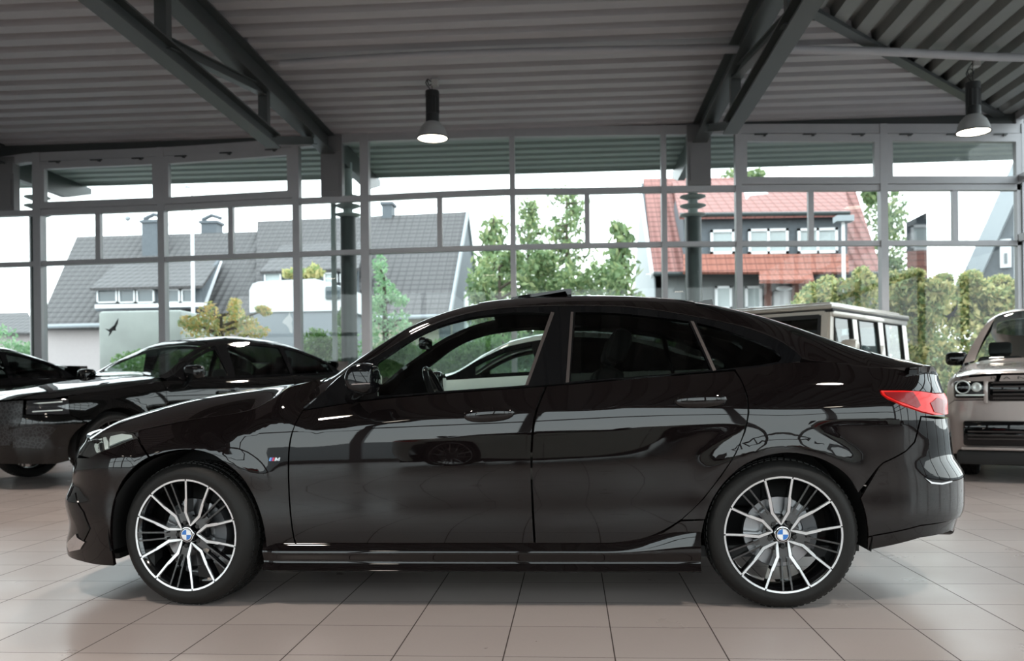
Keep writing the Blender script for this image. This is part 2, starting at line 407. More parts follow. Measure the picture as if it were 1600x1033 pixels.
# tilt sashes with chain openers
def sash(px0, px1):
    k_win[0] += 1
    a, b_ = X(px0), X(px1); f = .13; ins = .02
    mb = MB()
    def q(x, z, y): return (x, y, z)
    a += ins; b_ -= ins
    o = [(a, RAIL2(a)+.06), (b_, RAIL2(b_)+.06), (b_, HEAD(b_)-.01), (a, HEAD(a)-.01)]
    i_ = [(a+f, RAIL2(a)+.06+f*.95), (b_-f, RAIL2(b_)+.06+f*.95), (b_-f, HEAD(b_)-.01-f), (a+f, HEAD(a)-.01-f)]
    vs = [q(x, z, YF-.085) for x, z in o+i_]+[q(x, z, YF+.03) for x, z in o+i_]
    fs = [(j, (j+1) % 4, 4+(j+1) % 4, 4+j) for j in range(4)]+[(8+j, 12+j, 12+(j+1) % 4, 8+(j+1) % 4) for j in range(4)]+[(4+j, 4+(j+1) % 4, 12+(j+1) % 4, 12+j) for j in range(4)]+[(j, 8+j, 8+(j+1) % 4, (j+1) % 4) for j in range(4)]
    mb.add(vs, fs, 0, False)
    w = mb.build('window_%d' % k_win[0], M_FRAME, kind='structure', fixn=False)
    off = Vector(w.location)
    g = MB(); g.add([q(x, z, YF-.02) for x, z in i_], [(0,1,2,3)], 0, False); g.build('pane', M_PANE, w, world=True, fixn=False)
    for t in (.16, .5, .84):
        x = a+(b_-a)*t; h = MB(); h.box(x-.13, x+.09, YF-.115, YF-.09, HEAD(x)-.035, HEAD(x)-.015); h.box(x+.02, x+.06, YF-.13, YF-.09, HEAD(x)-.06, HEAD(x)-.02)
        h.build('opener', M_STL, w, world=True)
for a, b_ in ((62,255),(255,465),(1154,1380),(1380,1600)): sash(a, b_)
# panels beside the column heads
for a, b_ in ((0,28),(505,538),(1074,1111)):
    x0, x1 = X(a), X(b_); mb = MB(); z0 = RAIL2(x0)+.05; z1 = HEAD(x0)+.16
    mb.box(x0, x1, YF-.10, YF+.08, z0, z1); mb.box(x0+.05, x1-.05, YF-.115, YF-.10, z0+.08, z1-.42); mb.box(x0, x1, YF-.12, YF-.10, z1-.30, z1-.02)
    k_win[0] += 1; trim(mb, M_PANEL)
# right-hand glazed side, plain left wall, glazed rear
for k, y in enumerate([YB_+2.1*i for i in range(11)]):
    mb = MB(); mb.box(XR_-.06, XR_+.06, y-.06, y+.06, 0, ZC-.1); trim(mb)
for z in (.06, 3.4, 4.4, ZC-.05):
    mb = MB(); mb.box(XR_-.05, XR_+.05, YB_, YF, z-.06, z+.06); trim(mb)
mb = MB(); mb.add([(XR_, YB_, 0), (XR_, YF, 0), (XR_, YF, ZC), (XR_, YB_, ZC)], [(0,1,2,3)], 0, False); mb.build('window_60', M_PANE, kind='structure')
mb = MB(); mb.box(XL_-.2, XL_, YB_, YF, 0, ZC+.1); mb.build('wall_left', M_WALLC, kind='structure')
for x in [XL_+2.7*i for i in range(9)]:
    mb = MB(); mb.box(x-.10, x+.10, YB_-.08, YB_+.08, 0, ZC); trim(mb)
for z, h in ((.06,.12), (3.3,.14)):
    mb = MB(); mb.box(XL_, XR_, YB_-.06, YB_+.06, z-h/2, z+h/2); trim(mb)
mb = MB(); mb.box(XL_, XR_, YB_-.1, YB_+.02, 5.0, ZC+.1); mb.build('wall_rear', M_WALLC, kind='structure')
mb = MB(); mb.add([(XL_, YB_, 0), (XR_, YB_, 0), (XR_, YB_, 5.0), (XL_, YB_, 5.0)], [(0,1,2,3)], 0, False); mb.build('window_61', M_PANE, kind='structure')
# ------------------------------------------------------------------ roof trusses under the deck
def truss(x, label, y0=YF, y1=YB_+.2):
    t = empty('roof_truss', (x, (y0+y1)/2, ZC), label=label, cat='roof truss', group='steel roof trusses')
    zt = ZC-.19; zb = zt-.74
    mb = MB(); mb.ibeam((x, y0-.12, zt), (x, y1, zt), .24, .34, .02, .014); mb.build('top_chord', M_STL, t, world=True)
    ye = y0-3.0; nodes = [ye-.35-3.05*i for i in range(6)]
    mb = MB(); mb.ibeam((x, ye+.05, zb), (x, y1+1, zb), .20, .20, .02, .014); mb.build('bottom_chord', M_STL, t, world=True)
    for yy in nodes:
        mb = MB(); mb.beam((x, yy, zb+.1), (x, yy, zt-.16), .13, .13); mb.build('vertical', M_STL, t, world=True)
    prev = (x, y0-.55, zt-.14)
    mb = MB(); mb.ibeam((x, y0-1.0, zt-.18), (x, ye, zb), .12, .12, .012, .012); mb.build('diagonal', M_STL, t, world=True)
    for a, b_ in zip(nodes, nodes[1:]):
        mb = MB(); mb.ibeam((x, a-.05, zt-.16), (x, b_+.05, zb+.1), .12, .12, .012, .012); mb.build('diagonal', M_STL, t, world=True)
    return t
XT1 = at(515, 215, YF).x; XT2 = at(1092, 205, YF).x
truss(XT1, 'steel roof truss at the upper left, meeting the glass wall over the grey-roofed house')
truss(XT2, 'steel roof truss right of centre, meeting the glass wall above the red-roofed house')
truss(at(5, 250, YF).x, 'steel roof truss at the far left edge, only its dark end showing')
ty = atz(800, 82, ZC-.12).y
mb = MB(); mb.tube(cr([tuple(atz(a, b_, ZC-.12)) for a, b_ in ((438,100),(640,88),(880,80),(1120,77),(1360,80),(1600,90))]+[(XR_, atz(1600,90,ZC-.12).y-.1, ZC-.12)], 4), .055, 12)
tag(mb.build('tie_rod', M_DECK), 'long grey round tube running level below the ribbed ceiling', 'pipe')
# ------------------------------------------------------------------ hanging lamps
M_BELL = mat('lamp_reflector', (.33,.33,.33), .5)
M_GEAR = mat('lamp_gear_black', (.012,.012,.013), .5)
M_BULB = mat('lamp_glow', (1,1,1), .5, emis=(1,.90,.74), es=9)
def pendant(x, y, z, label, power=330, r=.225):
    t = empty('pendant_lamp', (x, y, z), label=label, cat='lamp', group='hanging hall lamps')
    mb = MB(); mb.lathe([(r,0),(r*1.02,.015),(r*.98,.03),(r*.90,.10),(r*.76,.17),(r*.55,.22),(.105,.24)], (0,0,0), 'z', 36)
    mb.lathe([(r-.008,.002),(r*.9,.09),(r*.74,.16),(.09,.225)], (0,0,0), 'z', 36); mb.build('reflector', M_BELL, t, fixn=False)
    mb = MB(); mb.lathe([(r+.004,-.004),(r+.010,.008),(r+.002,.018),(r-.012,.004)], (0,0,0), 'z', 36); mb.build('rim', M_GEAR, t)
    mb = MB(); mb.lathe([(0,.235),(.098,.235),(.098,.36),(.092,.365),(.092,.60),(.10,.605),(.10,.70),(0,.70)], (0,0,0), 'z', 24)
    for k in range(12):
        a = 2*PI*k/12; mb.box(.09*math.cos(a)-.006, .09*math.cos(a)+.012, .09*math.sin(a)-.006, .09*math.sin(a)+.006, .37, .69)
    mb.build('gear_housing', M_GEAR, t)
    mb = MB(); mb.lathe([(0,.008),(r-.012,.008)], (0,0,0), 'z', 32); mb.build('bulb_glass', M_BULB, t)
    zc = ZC-z
    mb = MB(); mb.tube([(0,0,.70), (.0,0,zc)], .006, 8); mb.build('suspension', M_GEAR, t)
    mb = MB(); mb.tube(cr([(0,0,.70),(-.05,0,.76),(-.09,0,.84),(-.03,0,.90),(.01,0,.84),(-.04,0,.79),(-.07,0,.88),(0,0,zc-.03)], 5), .007, 8); mb.build('cable', M_GEAR, t)
    mb = MB(); mb.box(.0,.09,-.05,.05,zc-.09,zc); mb.build('junction_box', M_WALLC, t)
    ld = bpy.data.lights.new('lamp_light', 'SPOT'); ld.energy = power; ld.spot_size = math.radians(125); ld.spot_blend = .6; ld.shadow_soft_size = r*.9; ld.color = (1,.90,.80)
    lo = bpy.data.objects.new('lamp_light', ld); COL.objects.link(lo); lo.parent = t; lo.location = (0,0,-.02)
    return t
LY = 8.9
p1 = at(676, 217, LY); p2 = at(1521, 207, LY)
pendant(p1.x, LY, p1.z, 'black and grey hanging lamp nearer the middle, over the glass wall')
pendant(p2.x, LY, p2.z, 'black and grey hanging lamp at the right, in front of the diagonal ceiling beam')
for x, y, lab, pw in ((-6.2,3.6,'hanging hall lamp above the angled black SUV, out of the picture',330),(-.9,3.6,'hanging hall lamp above the pale car behind the black one, out of the picture',330),
    (7.6,3.6,'hanging hall lamp above the grey luxury SUV, out of the picture',330),(-6.2,-1.6,'hanging hall lamp over the bare floor left of the camera',330),(-.9,-1.6,'hanging hall lamp over the floor before the front wheel of the black car',330),
    (4.3,-2.2,'hanging hall lamp over the floor before the rear wheel of the black car',330),(-.9,-6.8,'hanging hall lamp near the rear glazing, above the nose of the pale sports car',110),(-6.2,-7.4,'hanging hall lamp in the rear left corner of the hall',110),(6.0,-7.8,'hanging hall lamp in the rear right corner of the hall',110)):
    pendant(x, y, p1.z, lab, pw)
# ------------------------------------------------------------------ car body surfaces
class Shape:
    '''body surfaces of a car in its own frame: x from front to rear with the front axle at 0,
    y from the near flank inward (0 .. 2*Yc), z up'''
    def __init__(s, Yc, xa, xb, Xn, Xt, prof, zb, zr, zc, zh, zch, yb=.09, na=2.3, nb=2.6, ta=2.3, tb=3.0, glass_k=.45, p_roof=5, p_hood=4, wheels=(), flare=.035, fr=.37,
                 x_cowl=.6, haunch=0, nose_len=.75, curl=.05, glass_q=.25):
        s.__dict__.update(locals()); del s.__dict__['s']
        s._cache = {}
    def side_y(s, x, z):
        'flank, between the nose and tail segments'
        y = s.prof(x, z)
        for wx in s.wheels:
            d = math.hypot(x-wx, z-.335); e = max(0, d-s.fr)/.075
            y -= s.flare*math.exp(-e*e)*(.15+.85*smooth(.50, .70, z))
        if s.haunch: y -= s.haunch*math.exp(-((x-s.wheels[1]-.08)/.5)**2-((z-.84)/.13)**2)
        y += .012*((x-1.35)/1.6)**2
        ze = s.edge_z(x); c = max(0, z-(ze-.12))/.12
        return y + s.curl*c*c
    def edge_z(s, x):
        a = s.zh(x); b = s.zb(x); t = smooth(s.x_cowl-.25, s.x_cowl, x); return a*(1-t)+b*t
    def S(s, t, z):
        if t < s.xa:
            x0 = s.xa; ph = min(1.0, (s.xa-t)/s.nose_len)*PI/2; L = s.xa-s.Xn(z)
            y0 = s.side_y(x0, z); sn, cs = math.sin(ph), max(0, math.cos(ph))
            return Vector((s.xa-L*sn**(2/s.na), s.Yc-(s.Yc-y0)*cs**(2/s.nb), z))
        if t > s.xb:
            ph = min(1.0, (t-s.xb)/s.nose_len)*PI/2; L = s.Xt(z)-s.xb
            y0 = s.side_y(s.xb, z); sn, cs = math.sin(ph), max(0, math.cos(ph))
            return Vector((s.xb+L*sn**(2/s.ta), s.Yc-(s.Yc-y0)*cs**(2/s.tb), z))
        return Vector((t, s.side_y(t, z), z))
    def G(s, x, z):
        'glasshouse flank'
        b = s.zb(x); k = round(x, 4)
        if k not in s._cache: s._cache[k] = s.side_y(min(max(x, s.xa), s.xb), b)
        d = z-b
        return Vector((x, s._cache[k]+s.glass_k*d+s.glass_q*d*abs(d), z))
    def ye(s, x):
        x = min(x, s.xb); return s.G(x, s.zr(x)).y
    def roof_z(s, x, y, zc=None):
        ye = s.ye(x); v = 1-abs(s.Yc-y)/(s.Yc-ye)
        v = min(1, max(0, v)); zr = s.zr(min(x, s.xb)) if x > s.xb else s.zr(x)
        zc = s.zc(x) if zc is None else zc
        return zr+(zc-zr)*(1-(1-v)**s.p_roof) if v < 1 else zc
    def tail_x(s, w, z=1.0):
        'plan outline of the tail: x at distance w from the centre line'
        y0 = s.side_y(s.xb, min(z, s.zb(s.xb))); r = min(1, abs(w)/(s.Yc-y0))
        return s.xb+(s.Xt(z)-s.xb)*(max(0, 1-r**s.tb))**(1/s.ta)
    def nose_x(s, w, z=.75):
        y0 = s.side_y(s.xa, z); r = min(1, abs(w)/(s.Yc-y0))
        return s.xa-(s.xa-s.Xn(z))*(max(0, 1-r**s.nb))**(1/s.na)
    def R(s, x, v):
        'roof skin: v 0 at the near gutter, 1 on the centre line, 2 at the far gutter'
        w = 1-v; xx = x
        if x > s.xb:
            ye = s.ye(s.xb); y = s.Yc-(s.Yc-ye)*w
            f = (s.tail_x(y-s.Yc, s.tail_zz)-s.xb)/(s.Xt(s.tail_zz)-s.xb); xx = s.xb+(x-s.xb)*f
            return Vector((xx, y, s.roof_z(x if f > .98 else xx, y)))
        ye = s.ye(x); y = s.Yc-(s.Yc-ye)*w
        return Vector((x, y, s.roof_z(x, y)))
    tail_zz = 1.0
    def hood_z(s, x, y, zc=None):
        xq = max(x, s.xa); zh = s.zh(xq); ye = s.side_y(xq, zh); v = min(1, max(0, 1-abs(s.Yc-y)/(s.Yc-ye)))
        zc = s.zch(x) if zc is None else zc
        if x < s.xa: zh = zh+(zc-s.zch(s.xa))
        return zh+(zc-zh)*(1-(1-v)**s.p_hood)
    def H(s, x, v):
        ye_ = s.side_y(max(x, s.xa), s.zh(max(x, s.xa))); y = s.Yc-(s.Yc-ye_)*(1-v)
        xx = x
        if x < s.xa:
            f = (s.xa-s.nose_x(y-s.Yc, s.nose_zz))/(s.xa-s.Xn(s.nose_zz)); xx = s.xa-(s.xa-x)*f
        return Vector((xx, y, s.hood_z(xx, y)))
    nose_zz = .75
    def inv(s, fn, px, py, g):
        'surface coordinates (u, v) of fn seen at that place of the picture'
        u, v = g
        for _ in range(30):
            a = proj(fn(u, v)); ex, ey = px-a[0], py-a[1]
            if abs(ex)+abs(ey) < .05: break
            h = 1e-3; b = proj(fn(u+h, v)); c = proj(fn(u, v+h))
            j11, j21, j12, j22 = (b[0]-a[0])/h, (b[1]-a[1])/h, (c[0]-a[0])/h, (c[1]-a[1])/h
            det = j11*j22-j12*j21
            if abs(det) < 1e-3: break
            du, dv = (ex*j22-ey*j12)/det, (ey*j11-ex*j21)/det
            k = min(1, .15/max(1e-9, abs(du), abs(dv))); u += du*k; v += dv*k
        return (u, v)
    def trace(s, fn, pts):
        out = []
        for p in pts:
            g = at(p[0], p[1], .05); out.append(s.inv(fn, p[0], p[1], (g.x, g.z)))
        return out
# ------------------------------------------------------------------ the black car in front
M_PAINT = mat('black_metallic_paint', (.0045,.0032,.0033), .4, 0, coat=1, spec=.0, noise=(900,.5))
M_GLOSS = mat('gloss_black_trim', (.004,.004,.0045), .3, 0, coat=.8, spec=0)
M_RUB = mat('tyre_rubber', (.010,.0095,.009), .6, spec=.25, bump=(60,.15))
M_DARK = mat('matte_black_plastic', (.012,.012,.012), .65)
M_SATIN = mat('satin_dark_trim', (.055,.045,.043), .38, .3)
M_RIM = mat('machined_aluminium', (.72,.72,.73), .24, 1, noise=(200,.05))
M_BLKMET = mat('gloss_black_alloy', (.008,.008,.009), .12, .2, coat=1)
M_STEEL = mat('brake_steel', (.30,.30,.31), .33, 1)
M_CALI = mat('caliper_grey', (.10,.10,.105), .45, .5)
M_GLASS = glass('side_glass', (.80,.86,.84), 1.0)
M_TINT = glass('privacy_glass', (.17,.19,.18), 1.0)
M_RED = mat('red_lamp', (.50,.006,.005), .25, coat=.25, spec=.3, emis=(.9,.02,.015), es=.16)
M_REDD = mat('dark_red_lamp', (.20,.004,.006), .25, coat=.25, spec=.3)
M_CHROME = mat('chrome', (.8,.8,.82), .08, 1)
M_LENS = mat('headlamp_silver', (.62,.66,.64), .3, .3)
M_CLEAR = glass('headlamp_lens', (.9,.93,.93), 1.0)
M_WHITE = mat('white_enamel', (.8,.8,.8), .3); M_BLUE = mat('blue_enamel', (.03,.16,.5), .3)
M_SEAT = mat('black_upholstery', (.02,.02,.021), .6)
M_ORANGE = mat('indicator_amber', (.75,.5,.3), .3)

def px_table(pts, Y):
    return [(p.x, p.z) for p in (at(a, b, Y) for a, b in pts)]
# beltline, gutter line and bonnet shut line
ZB = Sp(px_table([(471,640),(560,627),(620,620),(700,613),(820,604.5),(900,598),(1000,589),(1110,580.5),(1185,573.5),(1245,566),(1300,566),(1380,577),(1440,586)], .08))
_belt_y = .09
ZR_px = [(474,639),(500,617),(534,586),(585,557),(647,520),(703,496),(759,483.5),(815,478),(866,476.5),(960,477),(1031,484),(1073,491),(1157,508),(1214,528),(1244,547),(1259,561)]
_zr = []
for a, b in ZR_px:
    y = .09
    for _ in range(12):
        p = at(a, b, y); d = p.z-ZB(p.x); y = .085+.45*d+.25*d*abs(d)
    _zr.append((p.x, p.z))
for a, b in ((1300,566),(1380,577),(1440,586)):
    p = at(a, b, .08); _zr.append((p.x, p.z))
ZR = Sp(_zr)
ZH = Sp(px_table([(204,676),(215,673),(292,657),(390,641),(424,624),(452,604),(480,598),(520,590)], .10))
# crease height along the flank, and the tilt profile (height, degrees from upright) of the doors
ZCREASE = Sp([(-.3,.70),(.46,.735),(1.0,.755),(1.54,.775),(2.1,.80),(2.7,.82),(3.2,.82)])
_tilt = Sp([(.10,-9),(.27,-10),(.34,-8),(.40,-3),(.455,.5),(.50,-1.5),(.56,-4),(.60,-3),(.65,0),(.70,.8),(.765,1.4),(.775,3.2),(.79,5),(.82,8),(.86,12),(.90,15),(.96,17),(1.05,20),(1.3,24)])
_tab = []; _y = 0; _z = .05; _acc = []
while _z < 1.35:
    _acc.append((_z, _y)); _y += math.tan(math.radians(_tilt(_z+.0025)))*.005; _z += .005
_ymin = min(a[1] for a in _acc)
_acc = [(a, b-_ymin) for a, b in _acc]
_pz = [a[0] for a in _acc]; _py = [a[1] for a in _acc]
_PROF = Sp(_acc)
def hero_prof(x, z):
    c = ZCREASE(x)
    zz = .275+(z-.275)*(.77-.275)/(c-.275) if z < c else .77+(z-c)
    if x < .35:                      # no crease round the front wheel: a plainer wing
        k = smooth(.0, .35, x); zz = zz
    return _PROF(zz)
# silhouette of the nose and tail at each height (first guess, then fitted)
NOSE_PX = [(684,137),(700,125),(716,117),(735,113),(750,112),(766,107),(787,101),(800,104),(815,108),(832,107),(850,103),(862,104),(876,112),(886,150)]
TAIL_PX = [(575,1466),(600,1468),(620,1481),(652,1482),(668,1485),(690,1487),(710,1490),(730,1502),(745,1508),(790,1508),(800,1503),(818,1497),(830,1493),(860,1440)]
H = Shape(Yc=.88, xa=-.25, xb=3.08, Xn=lambda z: -.86, Xt=lambda z: 3.66, prof=hero_prof, zb=ZB, zr=ZR, zc=None, zh=ZH, zch=None,
          wheels=(0, 2.67), flare=.026, fr=.365, x_cowl=.62, haunch=.02, p_roof=5, p_hood=4)
def sil_px(fn, z, lo, sign):
    best = None
    for i in range(61):
        t = lo+sign*H.nose_len*i/60; q = proj(fn(t, z))
        if best is None or sign*(q[0]-best[0]) > 0: best = q
    return best
_N = Sp(NOSE_PX); _T = Sp(TAIL_PX)
zs = [.10+.05*i for i in range(15)]; xn = [-.86]*len(zs)
for it in range(6):
    H.Xn = Sp(list(zip(zs, xn)))
    for i, z in enumerate(zs):
        q = sil_px(H.S, z, H.xa, -1); xn[i] = min(-.72, max(-1.0, xn[i]+.8*(_N(min(890, max(680, q[1])))-q[0])/315))
H.Xn = Sp(list(zip(zs, xn)))
zs2 = [.10+.05*i for i in range(20)]; xt = [3.66]*len(zs2)
for it in range(6):
    H.Xt = Sp(list(zip(zs2, xt)))
    for i, z in enumerate(zs2):
        q = sil_px(H.S, z, H.xb, 1); xt[i] = min(3.9, max(3.3, xt[i]+.8*(_T(min(862, max(572, q[1])))-q[0])/330))
H.Xt = Sp(list(zip(zs2, xt)))
H.nose_zz = .74; H.tail_zz = 1.0
# skyline of bonnet, roof and boot
SKY_R = Sp([(440,601),(480,597),(515,589),(540,574),(590,540),(640,509),(700,485),(760,471),(800,466.5),(850,463),(893,461.5),(960,462),(1040,466),(1100,473),(1180,490),(1250,512),(1330,540),(1400,560),(1460,573),(1475,576)])
SKY_H = Sp([(126,700),(137,684),(150,673),(170,664),(190,656),(220,646),(250,637),(320,619.5),(400,607),(450,600.5),(480,597),(515,589),(540,580)])
def fit_top(zfun, ye, sky, x, z0, z1):
    def err(zc):
        best = None
        for i in range(25):
            y = ye+(H.Yc-ye)*i/24
            q = proj((x, y, zfun(x, y, zc)))
            e = sky(q[0])-q[1]          # > 0: above the skyline
            if best is None or e > best: best = e
        return best
    for _ in range(32):
        m_ = (z0+z1)/2
        if err(m_) > 0: z1 = m_
        else: z0 = m_
    return (z0+z1)/2
xs = [.45+.1*i for i in range(31)]
H.zc = Sp([(x, fit_top(H.roof_z, H.ye(x), SKY_R, x, H.zr(x), H.zr(x)+.5)) for x in xs]+[])
_zt = H.zc(3.42)
xs = [-.25+.08*i for i in range(12)]
H.zch = lambda x: .8
_h = [(x, fit_top(H.hood_z, H.side_y(x, H.zh(x)), SKY_H, x, H.zh(x)-.05, H.zh(x)+.3)) for x in xs]
def nose_y(x):
    lo, hi = 0, .8
    for _ in range(24):
        m_ = (lo+hi)/2
        if H.nose_x(m_, .74) < x: lo = m_
        else: hi = m_
    return H.Yc-lo
H.zch = Sp([(-1.2,.6),(-.5,.8)]+_h)
_hn = []
for x in [H.Xn(.74)*k for k in (.995,.96,.90,.80,.68,.55,.43)]:
    y0 = nose_y(x); best = None; z0, z1 = .5, .95
    for _ in range(30):
        m_ = (z0+z1)/2; e = max((lambda q: SKY_H(q[0])-q[1])(proj((x, y0+(H.Yc-y0)*i/20, H.hood_z(x, y0+(H.Yc-y0)*i/20, m_)))) for i in range(21))
        if e > 0: z1 = m_
        else: z0 = m_
    _hn.append((x, (z0+z1)/2))
H.zch = Sp(_hn+_h)
HERO_DBG = dict(zc=[(round(x,2), round(H.zc(x),3), round(H.zr(x),3), round(H.ye(x),3)) for x in (.5,1,1.5,2,2.5,3,3.3,3.6)], zch=[(round(a,2), round(b,3)) for a, b in _h], xn=xn, xt=xt)

hero = empty('car', (1.4, .88, 0), label='black four-door coupe parked side-on in front, with two-tone multi-spoke wheels', cat='car')
YM = H.Yc
def body(name, poly, mats=None, fn=None, px=True, holes=(), step=.03, lip=.018, off=0, both=False, parent=None, far=True, **tags):
    'one panel of the near flank, and its twin on the far flank'
    fn = fn or H.S; parent = parent or hero
    if px: poly = H.trace(fn, poly); holes = [H.trace(fn, h) for h in holes]
    out = []
    if both:
        mb = MB(); skin(mb, fn, poly, holes, step, lip, off, YM, both=True); out.append(mb.build(name, mats or M_PAINT, parent, world=True, **tags))
    else:
        mb = MB(); skin(mb, fn, poly, holes, step, lip, off); out.append(mb.build(name, mats or M_PAINT, parent, world=True, **tags))
        if far:
            mb = MB(); skin(mb, fn, poly, holes, step*1.5, lip, off, YM); out.append(mb.build(name, mats or M_PAINT, parent, world=True))
    return out
def T(*pts): return H.trace(H.S, pts)
ARCH_F = cr([(178,884),(173,850),(172.5,816),(178,781),(191,751),(211,728),(231,715),(266,704.5),(300,702),(330,709),(351,722),(375,742),(392,766),(405,795),(413,825),(417,857)], 3)
ARCH_R = cr([(1094,862),(1094,843),(1101,811),(1113,780),(1132,753),(1157,730),(1189,714),(1230,707),(1270,712.5),(1300,725),(1325,744),(1341,769.5),(1352,799),(1357,832),(1357.5,860)], 3)
i_f = min(range(len(ARCH_F)), key=lambda i: abs(ARCH_F[i][0]-232)+(0 if ARCH_F[i][1] < 760 else 99))
i_r = min(range(len(ARCH_R)), key=lambda i: abs(ARCH_R[i][0]-1341)+(0 if ARCH_R[i][1] > 740 else 99))
i_r2 = min(range(len(ARCH_R)), key=lambda i: abs(ARCH_R[i][1]-811)+(0 if ARCH_R[i][0] < 1200 else 99))
# front wing
body('front_fender', [(216,682)]+cr([(216,674),(292,658.5),(350,649),(390,642.5),(424,625.5),(452,605.5),(476,599)], 3)[0:]+[(497,593),(507,600),(499,617)]+cr([(473,641),(462,660),(453,685),(449.5,720),(451,780),(456,830),(461,853)], 3)+[(461,856),(418,857)]+ARCH_F[i_f+1:][::-1]+[(234,713)])
# front bumper: from the arch round to the centre of the nose
def top_nose(t):
    z = .75
    for _ in range(8):
        p = H.S(t, z); z = min(.86, H.hood_z(p.x, p.y))
    return z
tn = -.25-H.nose_len
bl = T((214,685),(178,699),(156,707),(140,716))
low = T((178,884),(150,882),(128,877))
nz_top = bl[-1][1]; nz_low = low[-1][1]
fb = T(*([(231,714.5)]+[p for p in ARCH_F[:i_f]][::-1]))
poly = bl[::-1]+[(x, z) for x, z in fb]+low+[(tn+.002, nz_low+.01)]+[(tn+.002, nz_top-.03)]
body('front_bumper', poly, px=False, both=True, step=.028)
hl = T((214,684),(207,675),(190,671),(168,673),(153,676),(140,683))
poly = T((140,714),(156,705),(178,697),(214,683))+hl[1:]+[(hl[-1][0]-.1, hl[-1][1]-.004), (bl[-1][0]-.1, bl[-1][1]+.008)]
HLP = poly
lamp = body('headlight', poly, M_DARK, px=False, lip=.05, off=-.012, label='dark headlamp with silver reflectors')
for k, (pl, mm) in enumerate((([(150,707),(146,696),(148,688),(158,684),(158,690),(153,692),(155,705)], M_LENS), ([(163,702),(161,692),(160,683),(164,682),(168,690),(168,700)], M_LENS),
                              ([(170,696),(170,685),(172,681),(190,677),(205,679),(206,683),(190,688)], M_LENS), ([(152,704),(152,694),(158,692),(159,702)], M_CHROME))):
    body('reflector', pl, mm, parent=lamp[0], far=False, lip=.008, off=-.004, step=.01)
body('lens_cover', poly, M_CLEAR, px=False, parent=lamp[0], far=False, lip=0, off=.003)
# grille surround between lamp and nose
kz0, kz1 = H.inv(H.S, 118, 740, (-.5,.6))[1], hl[-1][1]
poly = [(tn+.03, nz_top-.03), (bl[-1][0]-.12, nz_top-.02), (bl[-1][0]-.12, hl[-1][1]-.01), (tn+.03, hl[-1][1]+.02)]
body('radiator_grille', [(tn+.03, nz_top-.03), (bl[-1][0]-.11, nz_top-.005), (bl[-1][0]-.11, hl[-1][1]-.005), (tn+.03, hl[-1][1]+.03)], M_GLOSS, px=False, both=True, off=.004)
body('air_intake', [(108,778),(118,770),(131,800),(141,826),(131,846),(124,836)], M_GLOSS, off=.004, lip=.012, far=True, step=.02, label='gloss black corner intake with silver lip')
body('intake_lip', [(106,850),(120,834),(122,840),(134,847),(127,858),(110,862)], M_CHROME, off=.006, lip=.006, far=True, step=.015, label='bright silver blade at the bumper corner')
# doors
body('front_door', cr([(474,642),(463,661),(455.5,685),(452,720),(453.5,780),(458.5,830),(464,853)], 3)+[(466,856),(640,855),(834,854)]+cr([(834,854),(831,800),(829,740),(829.5,690),(834,650),(842,625),(851,604.5)], 3)+[(700,614.5),(620,621.5),(560,628)], step=.028)
body('rear_door', cr([(855,604),(846,625),(838,650),(833,690),(832,740),(834.5,800),(837.5,854)], 3)+cr([(880,853),(950,849.5),(1000,842),(1035,829),(1068,808),(1098,779),(1125,744),(1148,709),(1162,675),(1168,645),(1166,620),(1158,596),(1147,580)], 3)+[(1110,583),(1000,591.5),(900,600.5)], step=.028)
# side skirt
_SKY = Sp([(0,.05),(.12,.02),(.25,.004),(.4,-.004),(.5,.004),(.62,.014),(.75,.006),(.86,-.004),(.93,.02),(1,.10)])
_SKZ = Sp([(0,.30),(.12,.288),(.25,.268),(.4,.245),(.5,.228),(.62,.208),(.75,.186),(.86,.168),(.93,.158),(1,.155)])
def skirt(x, s):
    y, z = _SKY(s), _SKZ(s)
    return x, y+.012*((x-1.35)/1.6)**2, z
for far in (0, 1):
    mb = MB(); X = [.345+.0205*i for i in range(97)]; n = 28
    vs = []
    for x in X:
        up = smooth(1.9, 2.32, x); 
        for j in range(n+1):
            a, b, c = skirt(x, j/n)
            c2 = c+up*.10*max(0, 1-(j/n)*2.2)
            e = smooth(.345, .42, x)
            vs.append((a, (2*YM-(b+.02*(1-e))) if far else b+.02*(1-e), c2))
    mb.add(vs, [(i*(n+1)+j, i*(n+1)+j+1, (i+1)*(n+1)+j+1, (i+1)*(n+1)+j) for i in range(len(X)-1) for j in range(n)])
    mb.build('side_skirt', M_PAINT, hero, world=True)
# rear quarter
def ztail(t):
    z = 1.0
    for _ in range(6):
        p = H.S(t, z); z = H.roof_z(p.x, p.y)
    return z
LAMP_L = [(1374,610),(1377,617),(1386,624),(1410,635),(1440,645),(1462,650)]
qa = T((1149,578),(1185,574.5),(1221,568.5),(1250,566),(1300,566),(1380,577))
qa = [(a, H.zb(a)) for a, b in qa if a < H.xb]
tq = [(t, ztail(t)) for t in [H.xb+.02*i for i in range(0, 34)]]
lampc = T(*LAMP_L); lt = T((1372,609),(1410,609.5),(1440,611),(1460,614))
t_end = 3.08+H.nose_len-.002
poly = qa+tq+[(t_end, ztail(t_end)), (t_end, lt[-1][1]+.01)]+[(lt[-1][0]+.1, lt[-1][1]), *lt[::-1], *lampc]
g0 = T((1438,650),(1428,690),(1415,704),(1380,722))
tr = T(*[p for p in ARCH_R[i_r2:i_r+1]])
poly2 = poly+g0+tr[::-1]+T((1066,812),(1099,781),(1127,745),(1150,710),(1165,675),(1171,645),(1169,620),(1160,596))
body('quarter_panel', poly2, px=False, step=.028)
